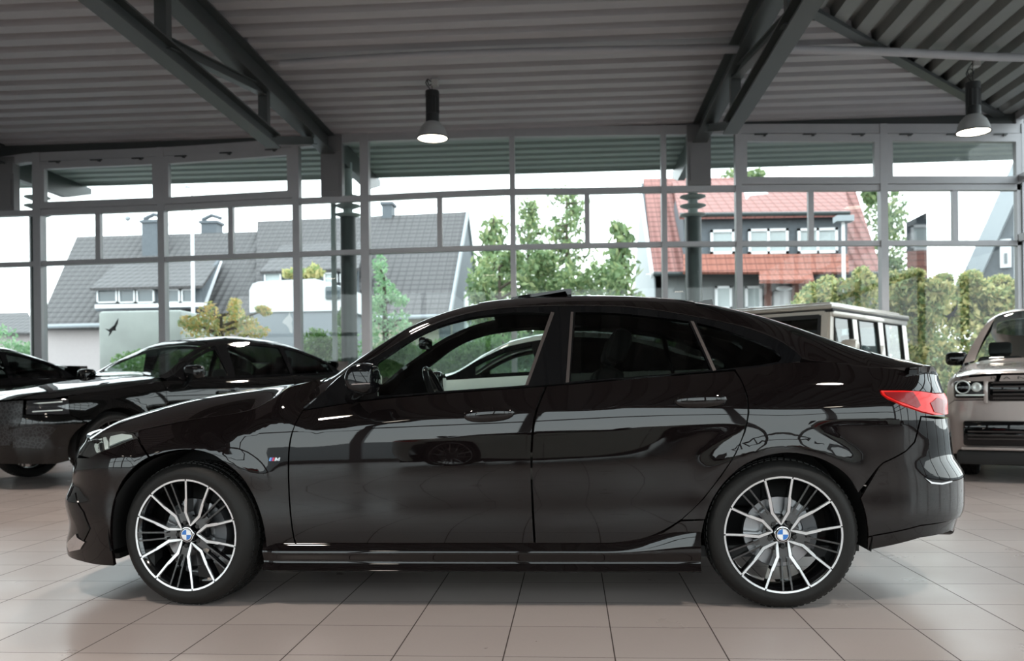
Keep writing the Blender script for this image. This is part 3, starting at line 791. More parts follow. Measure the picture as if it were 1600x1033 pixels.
body('quarter_panel', T((1064,815),(1100,813.5),*ARCH_R[:i_r2][::-1])+T((1092,866),(1010,866),(960,856),(1000,846),(1036,833)), px=False, step=.025, label='sill end piece ahead of the rear wheel')
# tail lamp
tl_top = lt; tl_bot = lampc
poly = T((1376,611),(1410,611),(1440,612.5),(1460,616))+[(lt[-1][0]+.12, lt[-1][1]-.005),(lampc[-1][0]+.14, lampc[-1][1]+.003)]+T((1462,648.5),(1440,643),(1410,633),(1387,622.5),(1379,617))
tl = body('taillight', poly, M_RED, px=False, off=.004, lip=.03, step=.02, label='red tail lamp with darker wedge')
body('lamp_wedge', [(1381,613.5),(1425,613.5),(1437,634),(1432,638),(1400,626),(1384,618)], M_REDD, off=.007, lip=.003, parent=tl[0], far=False, step=.015)
body('lamp_wedge', [(1452,630),(1462,622),(1474,626),(1474,648),(1458,644)], M_REDD, off=.007, lip=.003, parent=tl[0], far=False, step=.015)
# rear bumper and lower valance
poly = T((1440,652),(1462,655))+[(t_end, lampc[-1][1]-.02),(t_end, .33)]+T((1497,809),(1440,820),(1357.5,838))+T(*ARCH_R[i_r+1:-2][::-1])+T((1381,724),(1416,706),(1430,692))
body('rear_bumper', poly, px=False, both=True, step=.028)
poly = T((1357.5,841),(1440,823),(1494,812))+[(t_end, .325),(t_end, .21)]+T((1488,830),(1440,841),(1357,861))
body('rear_valance', poly, M_PAINT, px=False, both=True, off=-.008, step=.03)
body('bumper_vent', cr([(1444,746),(1452,742),(1470,745),(1485,750),(1472,755),(1455,754),(1444,746)], 3)[:-1], M_GLOSS, off=.003, step=.012, lip=.01)
body('vent_edge', [(1444,747),(1455,753),(1470,754.5),(1486,751),(1486,753),(1470,757),(1454,755.5)], M_CHROME, off=.006, step=.012, lip=.004, label='bright lower edge of the bumper vent')
e = at(1488,822,.30)
for yy in (.34, 1.42):
    mb = MB(); mb.lathe([(.045,-.10),(.047,.0),(.043,.01),(.038,0),(.036,-.1)], (e.x, yy, e.z), 'x', 20); mb.build('exhaust_tip', M_GLOSS, hero, world=True)
mb = MB(); mb.box(.36, 2.3, .08, 1.68, .17, .20); mb.box(2.3, 3.1, .36, 1.40, .19, .22); mb.box(-.60,-.40,.16,1.60,.19,.215); mb.box(-.36, .36, .36, 1.40, .17, .21); 
p = at(232, 893, .12); mb.box(p.x-.03, p.x+.05, .08, .16, p.z-.01, p.z+.11)

mb.build('underbody', M_DARK, hero, world=True)
# wheel wells
for cx in (0, 2.67):
    for far in (0, 1):
        mb = MB(); n = 24; prof = []
        for k in range(n+1):
            a = -.20+(PI+.40)*k/n
            prof.append((cx+.385*math.cos(a), .325+.385*math.sin(a)))
        vs = [(x, 2*YM-y if far else y, z) for x, z in prof for y in (.03, .40)]
        mb.add(vs, [(2*i, 2*i+1, 2*i+3, 2*i+2) for i in range(n)])
        yy = 2*YM-.40 if far else .40
        b = len(mb.v); mb.add([(x, yy, z) for x, z in prof], [tuple(range(n+1))], 0, False)
        mb.build('wheel_well', M_DARK, hero, world=True)
# bonnet, roof, glass -------------------------------------------------
def sheet(name, fn, us, vs_, mats, off=0, lip=.0, parent=None, **tags):
    'regular patch u x v of a surface with exact normals'
    mb = MB(); P = []; N = []; e = 1.5e-3
    for u in us:
        for v in vs_:
            p = fn(u, v); n = (fn(u+e, v)-fn(u-e, v)).cross(fn(u, v+e)-fn(u, v-e))
            n = n.normalized() if n.length > 1e-12 else Vector((0,0,1))
            P.append(p+n*off); N.append(n)
    m_ = len(vs_); b = mb.add(P, [(i*m_+j, (i+1)*m_+j, (i+1)*m_+j+1, i*m_+j+1) for i in range(len(us)-1) for j in range(m_-1)])
    for i, n in enumerate(N): mb.n[i] = tuple(n)
    if lip:
        ring = [i*m_ for i in range(len(us))]+[(len(us)-1)*m_+j for j in range(1, m_)]+[i*m_+m_-1 for i in range(len(us)-2, -1, -1)]+[j for j in range(m_-2, 0, -1)]
        for a, c in zip(ring, ring[1:]+ring[:1]):
            mb.add([P[a], P[c], P[c]-N[c]*lip, P[a]-N[a]*lip], [(0,1,2,3)], 0, False)
    return mb.build(name, mats, parent or hero, world=True, **tags)
def lin(a, b, n): return [a+(b-a)*i/n for i in range(n+1)]
VV = sorted(set([.5*(1-math.cos(PI*i/40)) for i in range(41)]))
VV2 = [2*v for v in VV]
x_hood_end = at(476, 600, .1).x
sheet('hood', H.H, lin(H.Xn(.74)+.004, x_hood_end, 60), VV2, M_PAINT, lip=.012)
XR = x_hood_end+.004; XW = at(522, 586, .5).x
x_head = at(745, 475, .35).x          # windscreen header
x_back = at(1085, 474, .4).x          # rear screen starts
x_rend = at(1345, 545, .5).x
EA = .16
vv_side = [EA*i/10 for i in range(11)]; vv_mid = lin(EA, 2-EA, 30); vv_far = [2-EA+EA*i/10 for i in range(11)]
x_t = 3.655
def Rz(x, v): return H.R(x, v)
sheet('roof_panel', Rz, lin(x_head, x_back, 30), VV2, M_PAINT, lip=.01)
for vv in (vv_side, vv_far):
    sheet('windscreen_pillar', Rz, lin(XR, x_head, 34), vv, M_PAINT, lip=.02)
    sheet('rear_pillar', Rz, lin(x_back, x_rend, 26), vv, M_PAINT, lip=.02)
sheet('windshield', Rz, lin(XW, x_head, 24), vv_mid, M_GLASS, off=-.004)
sheet('cowl_panel', Rz, lin(XR, XW, 8), vv_mid, M_PAINT)
sheet('rear_window', Rz, lin(x_back, x_rend, 20), vv_mid, M_TINT, off=-.004)
sheet('trunk_lid', Rz, lin(x_rend, H.Xt(1.0)+.0, 26), VV2, M_PAINT, lip=.03)
# spoiler lip closing the boot edge
mb = MB(); vs = []
ws = lin(-.785, .785, 44)
for w in ws:
    x = H.tail_x(w, 1.0); z = H.roof_z(min(x, x), H.Yc+w); 
    k = 1-abs(w)/.8
    k = smooth(.74, .52, abs(w)) if abs(w) > .52 else 1
    k = 1-smooth(.50, .72, abs(w)); vs += [(x-.05, H.Yc+w, z-.004), (x-.004+.004*k, H.Yc+w, z+.004*k-.002), (x-.006+.012*k, H.Yc+w, z-.006), (x-.010+.004*k, H.Yc+w, z-.03), (x-.03, H.Yc+w, z-.04)]
mb.add(vs, [(i*5+j, i*5+j+1, (i+1)*5+j+1, (i+1)*5+j) for i in range(len(ws)-1) for j in range(4)])
mb.build('boot_spoiler', M_PAINT, hero, world=True)
mb = MB(); a_ = [H.H(x_hood_end, v) for v in VV2]; b_ = [H.R(XR, v) for v in VV2]
mb.add([p for q in zip(a_, b_) for p in q], [(2*i, 2*i+1, 2*i+3, 2*i+2) for i in range(len(VV2)-1)]); mb.build('cowl_panel', M_PAINT, hero, world=True)
# glasshouse: trim frame with openings, then the panes
TG = lambda pts: H.trace(H.G, pts)
g_front = cr([(590,619),(640,615.5),(700,611),(760,607),(819,602)], 2)+[(823,600),(861,489.5)]+cr([(861,489.5),(815.6,488),(790,489.5),(745,494.5),(703,504),(675,514),(647,528),(615,549),(590,566)], 3)
g_rear = [(891,596),(899,489)]+cr([(899,488),(960,489),(1031,496),(1076,502)], 3)+[(1110,577)]+cr([(1110,578),(1060,583),(1003,587.5),(940,592.5)], 2)
g_quart = cr([(1088,504),(1129,514.5),(1171,529),(1205,544),(1219,555)], 3)+[(1221,560),(1217,565)]+[(1185,571),(1119,578)]
outer = cr([(476,640),(534,588),(585,559),(647,522),(703,498.5),(759,485.5),(815,480),(866,478.5),(960,479),(1031,486),(1073,493),(1157,510),(1214,530.5),(1243,549)], 3)+[(1253,559),(1249,565)]+cr([(1242,566),(1185,573.5),(1110,580.5),(1000,589.5),(900,598.5),(850,603.5),(820,605),(700,613),(620,620),(560,627)], 2)
body('window_surround', outer, M_GLOSS, fn=H.G, holes=[g_front, g_rear, g_quart], step=.03, lip=.02)
def grow(poly, k):
    cx = sum(p[0] for p in poly)/len(poly); cy = sum(p[1] for p in poly)/len(poly)
    out = []
    for x, y in poly:
        d = math.hypot(x-cx, y-cy); out.append((x+(x-cx)/d*k, y+(y-cy)/d*k))
    return out
body('door_glass', grow(g_front, 3), M_GLASS, fn=H.G, step=.05, lip=0, off=-.008)
body('door_glass', grow(g_rear, 3), M_TINT, fn=H.G, step=.05, lip=0, off=-.008, label='dark tinted rear door glass')
body('quarter_glass', grow(g_quart, 2), M_TINT, fn=H.G, step=.05, lip=0, off=-.008)
body('pillar_trim', [(820,604),(825,603.5),(866,489),(861,488)], M_SATIN, fn=H.G, step=.02, lip=.004, off=.004, label='satin brown pillar strip')
body('pillar_trim', [(884,598),(889,597.5),(896,488),(892,488)], M_SATIN, fn=H.G, step=.02, lip=.004, off=.004, label='satin brown pillar strip')
body('pillar_trim', [(1114,580),(1119,579),(1084,503),(1079,502)], M_SATIN, fn=H.G, step=.02, lip=.004, off=.004, label='satin brown pillar strip')
body('belt_moulding', [(560,627),(620,620.5),(700,614),(820,605.5),(880,600.5),(880,598.5),(820,603),(700,611.5),(620,618),(560,624.5)], M_GLOSS, fn=H.G, step=.02, lip=.004, off=.006)
# sunroof tipped open, antenna fin
xa_, xb_ = at(800,467,.6).x, at(893,461,.6).x
mb = MB(); za_, zb_ = at(803,467,.6).z, at(893,454.5,.6).z
prof_ = [(xa_, za_-.004), (xa_+.05, za_+.006), (xb_-.02, zb_), (xb_, zb_), (xb_, zb_-.028), (xb_-.02, zb_-.030), (xb_-.03, zb_-.012), (xa_+.05, za_-.012)]
mb.prism(prof_, .50, 2*YM-.50)
mb.build('sunroof', M_GLOSS, hero, world=True, label='glass sunroof panel tipped up at its rear edge')
mb = MB(); a = at(1074,472,YM); b = at(1116,477,YM); hz = at(1112,468,YM).z
mb.prism([(a.x, H.roof_z(a.x, YM)-.005), (a.x+.04, hz-.018), (a.x+.09, hz-.004), (b.x-.012, hz), (b.x, H.roof_z(b.x, YM)-.01)], YM-.012, YM+.012)
mb.build('antenna_fin', M_PAINT, hero, world=True)
# door handles
def handle(p0, p1, cz):
    a = Vector(H.S(*T(p0)[0])); b = Vector(H.S(*T(p1)[0])); c = (a+b)/2; L = (b-a).length
    mb = MB(); ax = (b-a).normalized()
    up = Vector((0,0,1)); out = Vector((0,-1,0))
    def put(far):
        vs = []; nu, nv = 28, 14
        for i in range(nu+1):
            s_ = -1+2*i/nu; r = max(0, 1-abs(s_)**2.6)**.5
            for j in range(nv):
                q = 2*PI*j/nv
                p = c+ax*(s_*L/2)+up*(.032*r*math.sin(q))+out*(.006+.024*r*(.35+.65*math.cos(q))*(1 if math.cos(q) > 0 else .6))
                vs.append((p.x, 2*YM-p.y if far else p.y, p.z))
        return vs, [(i*nv+j, i*nv+(j+1) % nv, (i+1)*nv+(j+1) % nv, (i+1)*nv+j) for i in range(nu) for j in range(nv)]
    return put
fd = [o for o in COL.objects if o.name.startswith('front_door') and o.parent == hero]
rd = [o for o in COL.objects if o.name.startswith('rear_door') and o.parent == hero]
for put, par in ((handle((724,650),(804,645),0), fd), (handle((1053,627),(1136,624),0), rd)):
    for far in (0, 1):
        mb = MB(); v, f = put(far); mb.add(v, f); mb.build('door_handle', M_PAINT, par[far], world=True)
# mirrors (housing with blade, glass and stalk)
def mirror(far):
    f = (lambda p: (p[0], 2*YM-p[1], p[2])) if far else (lambda p: tuple(p))
    Y0 = -.14
    c = at(563, 592, Y0); sc = (CAM-c).length/F_PX*1.02
    def W_(px, py, y): q = at(px, py, y); return Vector(q)
    prof = [(541,598),(540.5,590),(545,578),(553,571),(566,567.5),(579,568),(585,574),(587,590),(586.5,604),(583,613),(572,617),(556,614),(546,609)]
    pp = cr(prof+[prof[0]], 3)[:-1]
    pts = [W_(a, b, Y0) for a, b in pp]; cen = W_(566, 592, Y0)
    rings = [(.0, .72), (-.045, .9), (-.07, 1.0), (-.005, 1.0), (.06, .95), (.10, .82), (.13, .62)]
    rings = [(-.075,.55),(-.068,.78),(-.05,.92),(-.02,.99),(.03,1.0),(.07,.97),(.10,.90),(.125,.74)]
    mb = MB(); vs = []; n = len(pts)
    for dy, k in rings:
        for p in pts:
            q = cen+(p-cen)*k; 
            # the glass side stays flat and upright
            if p.x > cen.x+.035: q.x = p.x-(1-k)*.02
            q.y += dy; vs.append(f(q))
    mb.add(vs, [(i*n+j, i*n+(j+1) % n, (i+1)*n+(j+1) % n, (i+1)*n+j) for i in range(len(rings)-1) for j in range(n)]+[tuple(range(n))[::-1], tuple((len(rings)-1)*n+j for j in range(n))])
    o = mb.build('side_mirror', M_GLOSS, hero, world=True)
    mb = MB(); a = W_(541,601.5,Y0-.0); b = W_(586,599,Y0)
    pts2 = [Vector((a.x-.002, Y0+.06, a.z)), Vector((a.x+.001, Y0-.01, a.z)), Vector((a.x+.03, Y0-.06, a.z+.002)), Vector((cen.x, Y0-.082, a.z+.004)), Vector((b.x-.004, Y0-.078, b.z))]
    mb.tube([f(p) for p in cr([tuple(p) for p in pts2], 4)], .0045, 8)
    mb.build('indicator_strip', M_CHROME, o, world=True, label='bright strip across the mirror housing')
    mb = MB(); g = pts
    gx = W_(586.5, 590, Y0).x-(-.004 if far else .006)
    mb.add([f(Vector((gx, Y0+.01+(.08*math.cos(2*PI*k/20)), cen.z+.05*math.sin(2*PI*k/20)))) for k in range(20)], [tuple(range(20))], 0, False)
    mb.build('mirror_glass', M_CHROME, o, world=True)
    mb = MB(); s0 = W_(560, 612, Y0+.05); s1 = Vector((at(545,625,.03).x, .07, at(545,622,.03).z))
    mb.tube([f(W_(566,606,Y0+.06)), f(W_(556,616,-.05)), f(s1)], [.035,.026,.03], 12)
    mb.build('mirror_stalk', M_GLOSS, o, world=True)
for far in (0, 1): mirror(far)
# badge on the wing: striped flash and a letter
def flat(name, polys, mat_, off, parent):
    mb = MB()
    for pl in polys: skin(mb, H.S, T(*pl), (), .02, .002, off)
    mb.build(name, mat_, parent, world=True)
fender = [o for o in COL.objects if o.name == 'front_fender'][0]
mb = MB()
bm_m = mat('badge_violet', (.10,.05,.30), .3); bm_r = mat('badge_red', (.6,.02,.05), .3); bm_b = mat('badge_blue', (.12,.35,.75), .3)
for k, (x0, mi) in enumerate(((420.5,0),(423,1),(425.5,2))):
    skin(mb, H.S, T((x0,720.5),(x0+2.6,720.5),(x0+4.1,715),(x0+1.5,715)), (), .01, .002, .003, mi=mi)
skin(mb, H.S, T((429,720.5),(430.5,715),(433,715),(434,717.5),(436,715),(438.5,715),(437,720.5),(435,720.5),(435.5,718),(433.5,720.5),(432,718.5),(431.3,720.5)), (), .01, .002, .003, mi=3)
mb.build('wing_badge', [bm_b, bm_m, bm_r, M_CHROME], fender, world=True, label='small striped chrome letter badge')
# ------------------------------------------------------------------ wheels
def make_wheel(phase, cap_rot=0):
    'wheel in its own frame: axle on y, outer face at y = 0, centre at the origin'
    R_ = .3275
    prof = [(.246,.012),(.256,.004),(.262,.004),(.275,-.002),(.292,.000),(.306,.008),(.317,.020),(.3235,.036)]
    for k in range(4):
        y0 = .050+.038*k; prof += [(R_-.001, y0), (R_, y0+.010), (R_, y0+.022), (R_-.008, y0+.024), (R_-.008, y0+.031), (R_, y0+.033)]
    prof += [(.3235,.205),(.310,.222),(.285,.228),(.262,.222),(.25,.21)]
    mb = MB(); mb.lathe(prof, (0,0,0), 'y', 96)
    for k in range(72):                                       # shoulder blocks
        a = 2*PI*k/72; c, s_ = math.cos(a), math.sin(a); M = Matrix.Rotation(-a, 4, 'Y')
        mb.box(R_-.016, R_+.0006, .040, .056, -.0095, .0095, 0, M)
        mb.box(R_-.016, R_+.0028, .086, .114, -.0105, .0105, 0, M @ Matrix.Rotation(.03, 4, 'Y')); mb.box(R_-.016, R_+.0028, .126, .152, -.0105, .0105, 0, M)
        mb.box(R_-.016, R_+.0020, .166, .200, -.0105, .0105, 0, M)
    wheel_mesh = mb
    rim = MB()
    rim.lathe([(.257,.006),(.2585,.012),(.253,.02),(.243,.03),(.236,.05),(.232,.10),(.234,.19),(.25,.21)], (0,0,0), 'y', 72)
    rim.lathe([(.0,.055),(.05,.052),(.08,.050),(.085,.062),(.085,.10),(.0,.10)], (0,0,0), 'y', 40)
    for g in range(5):
        a0 = math.radians(phase+72*g)
        for sgn in (-1, 1):
            pol = [(.046, 0), (.100, sgn*20), (.165, sgn*15.2), (.2475, sgn*13.9)]
            wd = [.016, .017, .014, .012]
            P = [Vector((r*math.cos(a0+math.radians(d)), r*math.sin(a0+math.radians(d)))) for r, d in pol]
            for i in range(3):
                d = (P[i+1]-P[i]).normalized(); nn = Vector((-d.y, d.x))
                q = [P[i]+nn*wd[i]/2, P[i]-nn*wd[i]/2, P[i+1]-nn*wd[i+1]/2, P[i+1]+nn*wd[i+1]/2]
                y0 = [.030, .026, .016, .008][i]; y1 = [.030, .026, .016, .008][i+1]
                wider = [(v-(P[i]+P[i+1])/2)*1.03+(P[i]+P[i+1])/2 for v in q]
                rim.add([(v.x, yy+.0015, v.y) for v, yy in zip(wider, (y0, y0, y1, y1))]+[(v.x, yy+.05, v.y) for v, yy in zip(wider, (y0, y0, y1, y1))], [(0,1,2,3),(4,7,6,5),(0,4,5,1),(1,5,6,2),(2,6,7,3),(3,7,4,0)], 0, False)
            # glossy step beside the outer half of the arm, inside the V
            q = [P[2]-Vector(((P[3]-P[2]).normalized().y*-1*0, 0)), P[3]]
        for off in (-.0155, .0155):                            # thin twin spokes between the Vs
            am = a0+math.radians(36); d = Vector((math.cos(am), math.sin(am))); nn = Vector((-d.y, d.x))
            a = d*.105+nn*off*.85; b = d*.2455+nn*off*1.25
            rim.beam((a.x, .034, a.y), (b.x, .022, b.y), .0075, .03, 0, (0,1,0))
        am = a0+math.radians(36); d = Vector((math.cos(am), math.sin(am)))
        rim.beam((d.x*.06, .048, d.y*.06), (d.x*.125, .048, d.y*.125), .042, .03, 0, (0,1,0))
    face = MB()
    gap = math.radians(1.1)
    for g in range(5):
        a0 = math.radians(phase+72*g)
        for s0, s1 in ((-13.4, 13.4), (14.6, 57.4)):
            n = 12; A = [a0+math.radians(s0+(s1-s0)*i/n) for i in range(n+1)]
            vs = []
            for a in A:
                for r, y in ((.2465,.0075),(.2475,.005),(.2555,.004),(.2565,.008)): vs.append((r*math.cos(a), y, r*math.sin(a)))
            face.add(vs, [(i*4+j, i*4+j+1, i*4+j+5, i*4+j+4) for i in range(n) for j in range(3)])
        for sgn in (-1, 1):
            pol = [(.040, 0), (.062, sgn*12.), (.102, sgn*20.5), (.160, sgn*15.6), (.168, sgn*14.8), (.2480, sgn*13.6)]
            wd = [.004, .0105, .0125, .0125, .0088, .0088]; Y = [.030, .0285, .0245, .0155, .0145, .0055]
            P = [Vector((r*math.cos(a0+math.radians(d)), r*math.sin(a0+math.radians(d)))) for r, d in pol]
            L_, R2 = [], []
            for i in range(6):
                d = (P[min(5, i+1)]-P[max(0, i-1)]).normalized(); nn = Vector((-d.y, d.x)); L_.append(P[i]+nn*wd[i]/2); R2.append(P[i]-nn*wd[i]/2)
            vs = [(v.x, y, v.y) for v, y in zip(L_, Y)]+[(v.x, y, v.y) for v, y in zip(R2, Y)]
            vs += [(v.x, y+.006, v.y) for v, y in zip(L_, Y)]+[(v.x, y+.006, v.y) for v, y in zip(R2, Y)]
            fs = [(i, i+1, 7+i, 6+i) for i in range(5)]+[(i, 12+i, 13+i, i+1) for i in range(5)]+[(6+i, 7+i, 19+i, 18+i) for i in range(5)]
            face.add(vs, fs, 0, False)
    cap = MB(); cap.lathe([(.0355,.034),(.0355,.018),(.034,.015),(.0315,.0145)], (0,0,0), 'y', 32, 0)
    cap.lathe([(.0315,.0145),(.0265,.0140)], (0,0,0), 'y', 32, 1); cap.lathe([(.0265,.0140),(.0235,.0138)], (0,0,0), 'y', 32, 0)
    cap.lathe([(.0235,.0138),(.0228,.0136)], (0,0,0), 'y', 32, 1)
    for k in range(4):
        n = 8; a0 = PI/2*k+cap_rot
        vs = [(0,.0135,0)]+[(.0228*math.cos(a0+PI/2*i/n), .0135, .0228*math.sin(a0+PI/2*i/n)) for i in range(n+1)]
        cap.add(vs, [(0, i+1, i+2) for i in range(n)], 2+k % 2, False)
    bolts = []
    for g in range(5):
        a = math.radians(phase+36+72*g); c = (.056*math.cos(a), 0, .056*math.sin(a))
        bolts.append(MB()); bolts[-1].lathe([(.012,.05),(.012,.034),(.009,.030),(0,.030)], c, 'y', 6)
    bad = MB(); a = math.radians(phase); c = Vector((math.cos(a)*.052, math.sin(a)*.052))
    disc = MB(); disc.lathe([(.155,.095),(.158,.10),(.158,.118),(.155,.122)], (0,0,0), 'y', 48); disc.lathe([(.075,.094),(.155,.095)], (0,0,0), 'y', 48)
    disc.lathe([(0,.088),(.07,.088),(.078,.094)], (0,0,0), 'y', 48)
    cal = MB(); n = 10; vs = []
    for i in range(n+1):
        a = math.radians(-28+70*i/n)
        for r, y in ((.105,.082),(.165,.080),(.172,.10),(.172,.14),(.105,.14)): vs.append((r*math.cos(a), y, r*math.sin(a)))
    cal.add(vs, [(i*5+j, i*5+(j+1) % 5, (i+1)*5+(j+1) % 5, (i+1)*5+j) for i in range(n) for j in range(5)]+[(0,1,2,3,4), tuple(n*5+j for j in (4,3,2,1,0))])
    return wheel_mesh, rim, face, cap, bolts, disc, cal
for cx, steer, phase, cyy in ((0, -8.0, 75.2, .012), (2.67, 0, 22, .012)):
    for far in (0, 1):
        tyre, rim, face, cap, bolts, disc, cal = make_wheel(phase, 0)
        M = Matrix.Translation((cx, (2*YM-.10-cyy) if far else .10+cyy, .325)) @ Matrix.Rotation(math.radians(steer), 4, 'Z') @ (Matrix.Rotation(PI, 4, 'Z') if far else Matrix()) @ Matrix.Translation((0, -.10, 0))
        for mb in (tyre, rim, face, cap, disc, cal, *bolts): mb.v = [tuple(M @ Vector(v)) for v in mb.v]
        w = rim.build('wheel', M_BLKMET, hero, world=True)
        tyre.build('tyre', M_RUB, w, world=True); face.build('spoke_face', M_RIM, w, world=True, label='machined silver spoke faces and rim edge')
        cap.build('centre_cap', [M_CHROME, M_GLOSS, M_WHITE, M_BLUE], w, world=True, label='round cap with blue and white quarters')
        [b_.build('wheel_bolt', M_DARK, w, world=True) for b_ in bolts]; disc.build('brake_disc', M_STEEL, w, world=True); cal.build('brake_caliper', M_CALI, w, world=True)
# ------------------------------------------------------------------ cabin
def seat(x, y, rear=False):
    mb = MB(); w = .25
    mb.bbox(x-.25, x+.25, y-w, y+w, .38, .56, .05)
    Mx = Matrix.Translation((x+.22, y, .5)) @ Matrix.Rotation(math.radians(18), 4, 'Y')
    mb.bbox(-.07, .07, -w, w, 0, .60, .05, 0, Mx)
    o = mb.build('seat', M_SEAT, hero, world=True)
    h = MB(); h.bbox(-.05, .05, -.13, .13, .63, .80, .04, 0, Mx); h.box(-.008,.008,-.06,-.045,.58,.66,0,Mx); h.box(-.008,.008,.045,.06,.58,.66,0,Mx)
    h.build('headrest', M_SEAT, o, world=True)
for y in (.50, 2*YM-.50): seat(1.55, y)
mb = MB(); Mx = Matrix.Translation((2.62, YM, .52)) @ Matrix.Rotation(math.radians(24), 4, 'Y')
mb.bbox(2.15, 2.65, .30, 1.46, .40, .58, .05); mb.bbox(-.07,.07,-.58,.58,0,.50,.05,0,Mx)
for y in (-.36, .36): mb.bbox(-.04,.04,y-.12,y+.12,.50,.62,.03,0,Mx)
mb.build('rear_bench', M_SEAT, hero, world=True)
mb = MB(); zc_ = H.zb(.75)
mb.bbox(.42, .98, .22, 2*YM-.22, .60, zc_-.01, .05); mb.bbox(.82, 1.02, .35, .68, .70, zc_+.02, .04)
mb.bbox(.9, 2.3, YM-.13, YM+.13, .28, .62, .03); mb.box(.3, 2.9, .12, 1.64, .21, .26)
mb.build('dashboard', M_SEAT, hero, world=True)
sw = at(640, 600, .50); mb = MB(); Mx = Matrix.Translation((1.10, .50, .915)) @ Matrix.Rotation(math.radians(-24), 4, 'Y')
ring = [Mx @ Vector((0, .18*math.cos(2*PI*k/36), .18*math.sin(2*PI*k/36))) for k in range(36)]
mb.tube(ring, .015, 10, closed=True)
for a in (0, PI, -PI/2): mb.tube([Mx @ Vector((-.02,0,0)), Mx @ Vector((0, .17*math.cos(a), .17*math.sin(a)))], .016, 8)
mb.sphere((0,0,0), .06, M=Mx, sc=(.5,1,1)); mb.tube([Mx @ Vector((0,0,0)), Mx @ Vector((-.2,0,0))], .03, 10)
mb.build('steering_wheel', M_GLOSS, hero, world=True)
mb = MB(); p = at(665, 538, YM); mb.bbox(p.x-.02, p.x+.02, YM-.12, YM+.12, p.z-.03, p.z+.035, .015); mb.build('interior_mirror', M_GLOSS, hero, world=True)
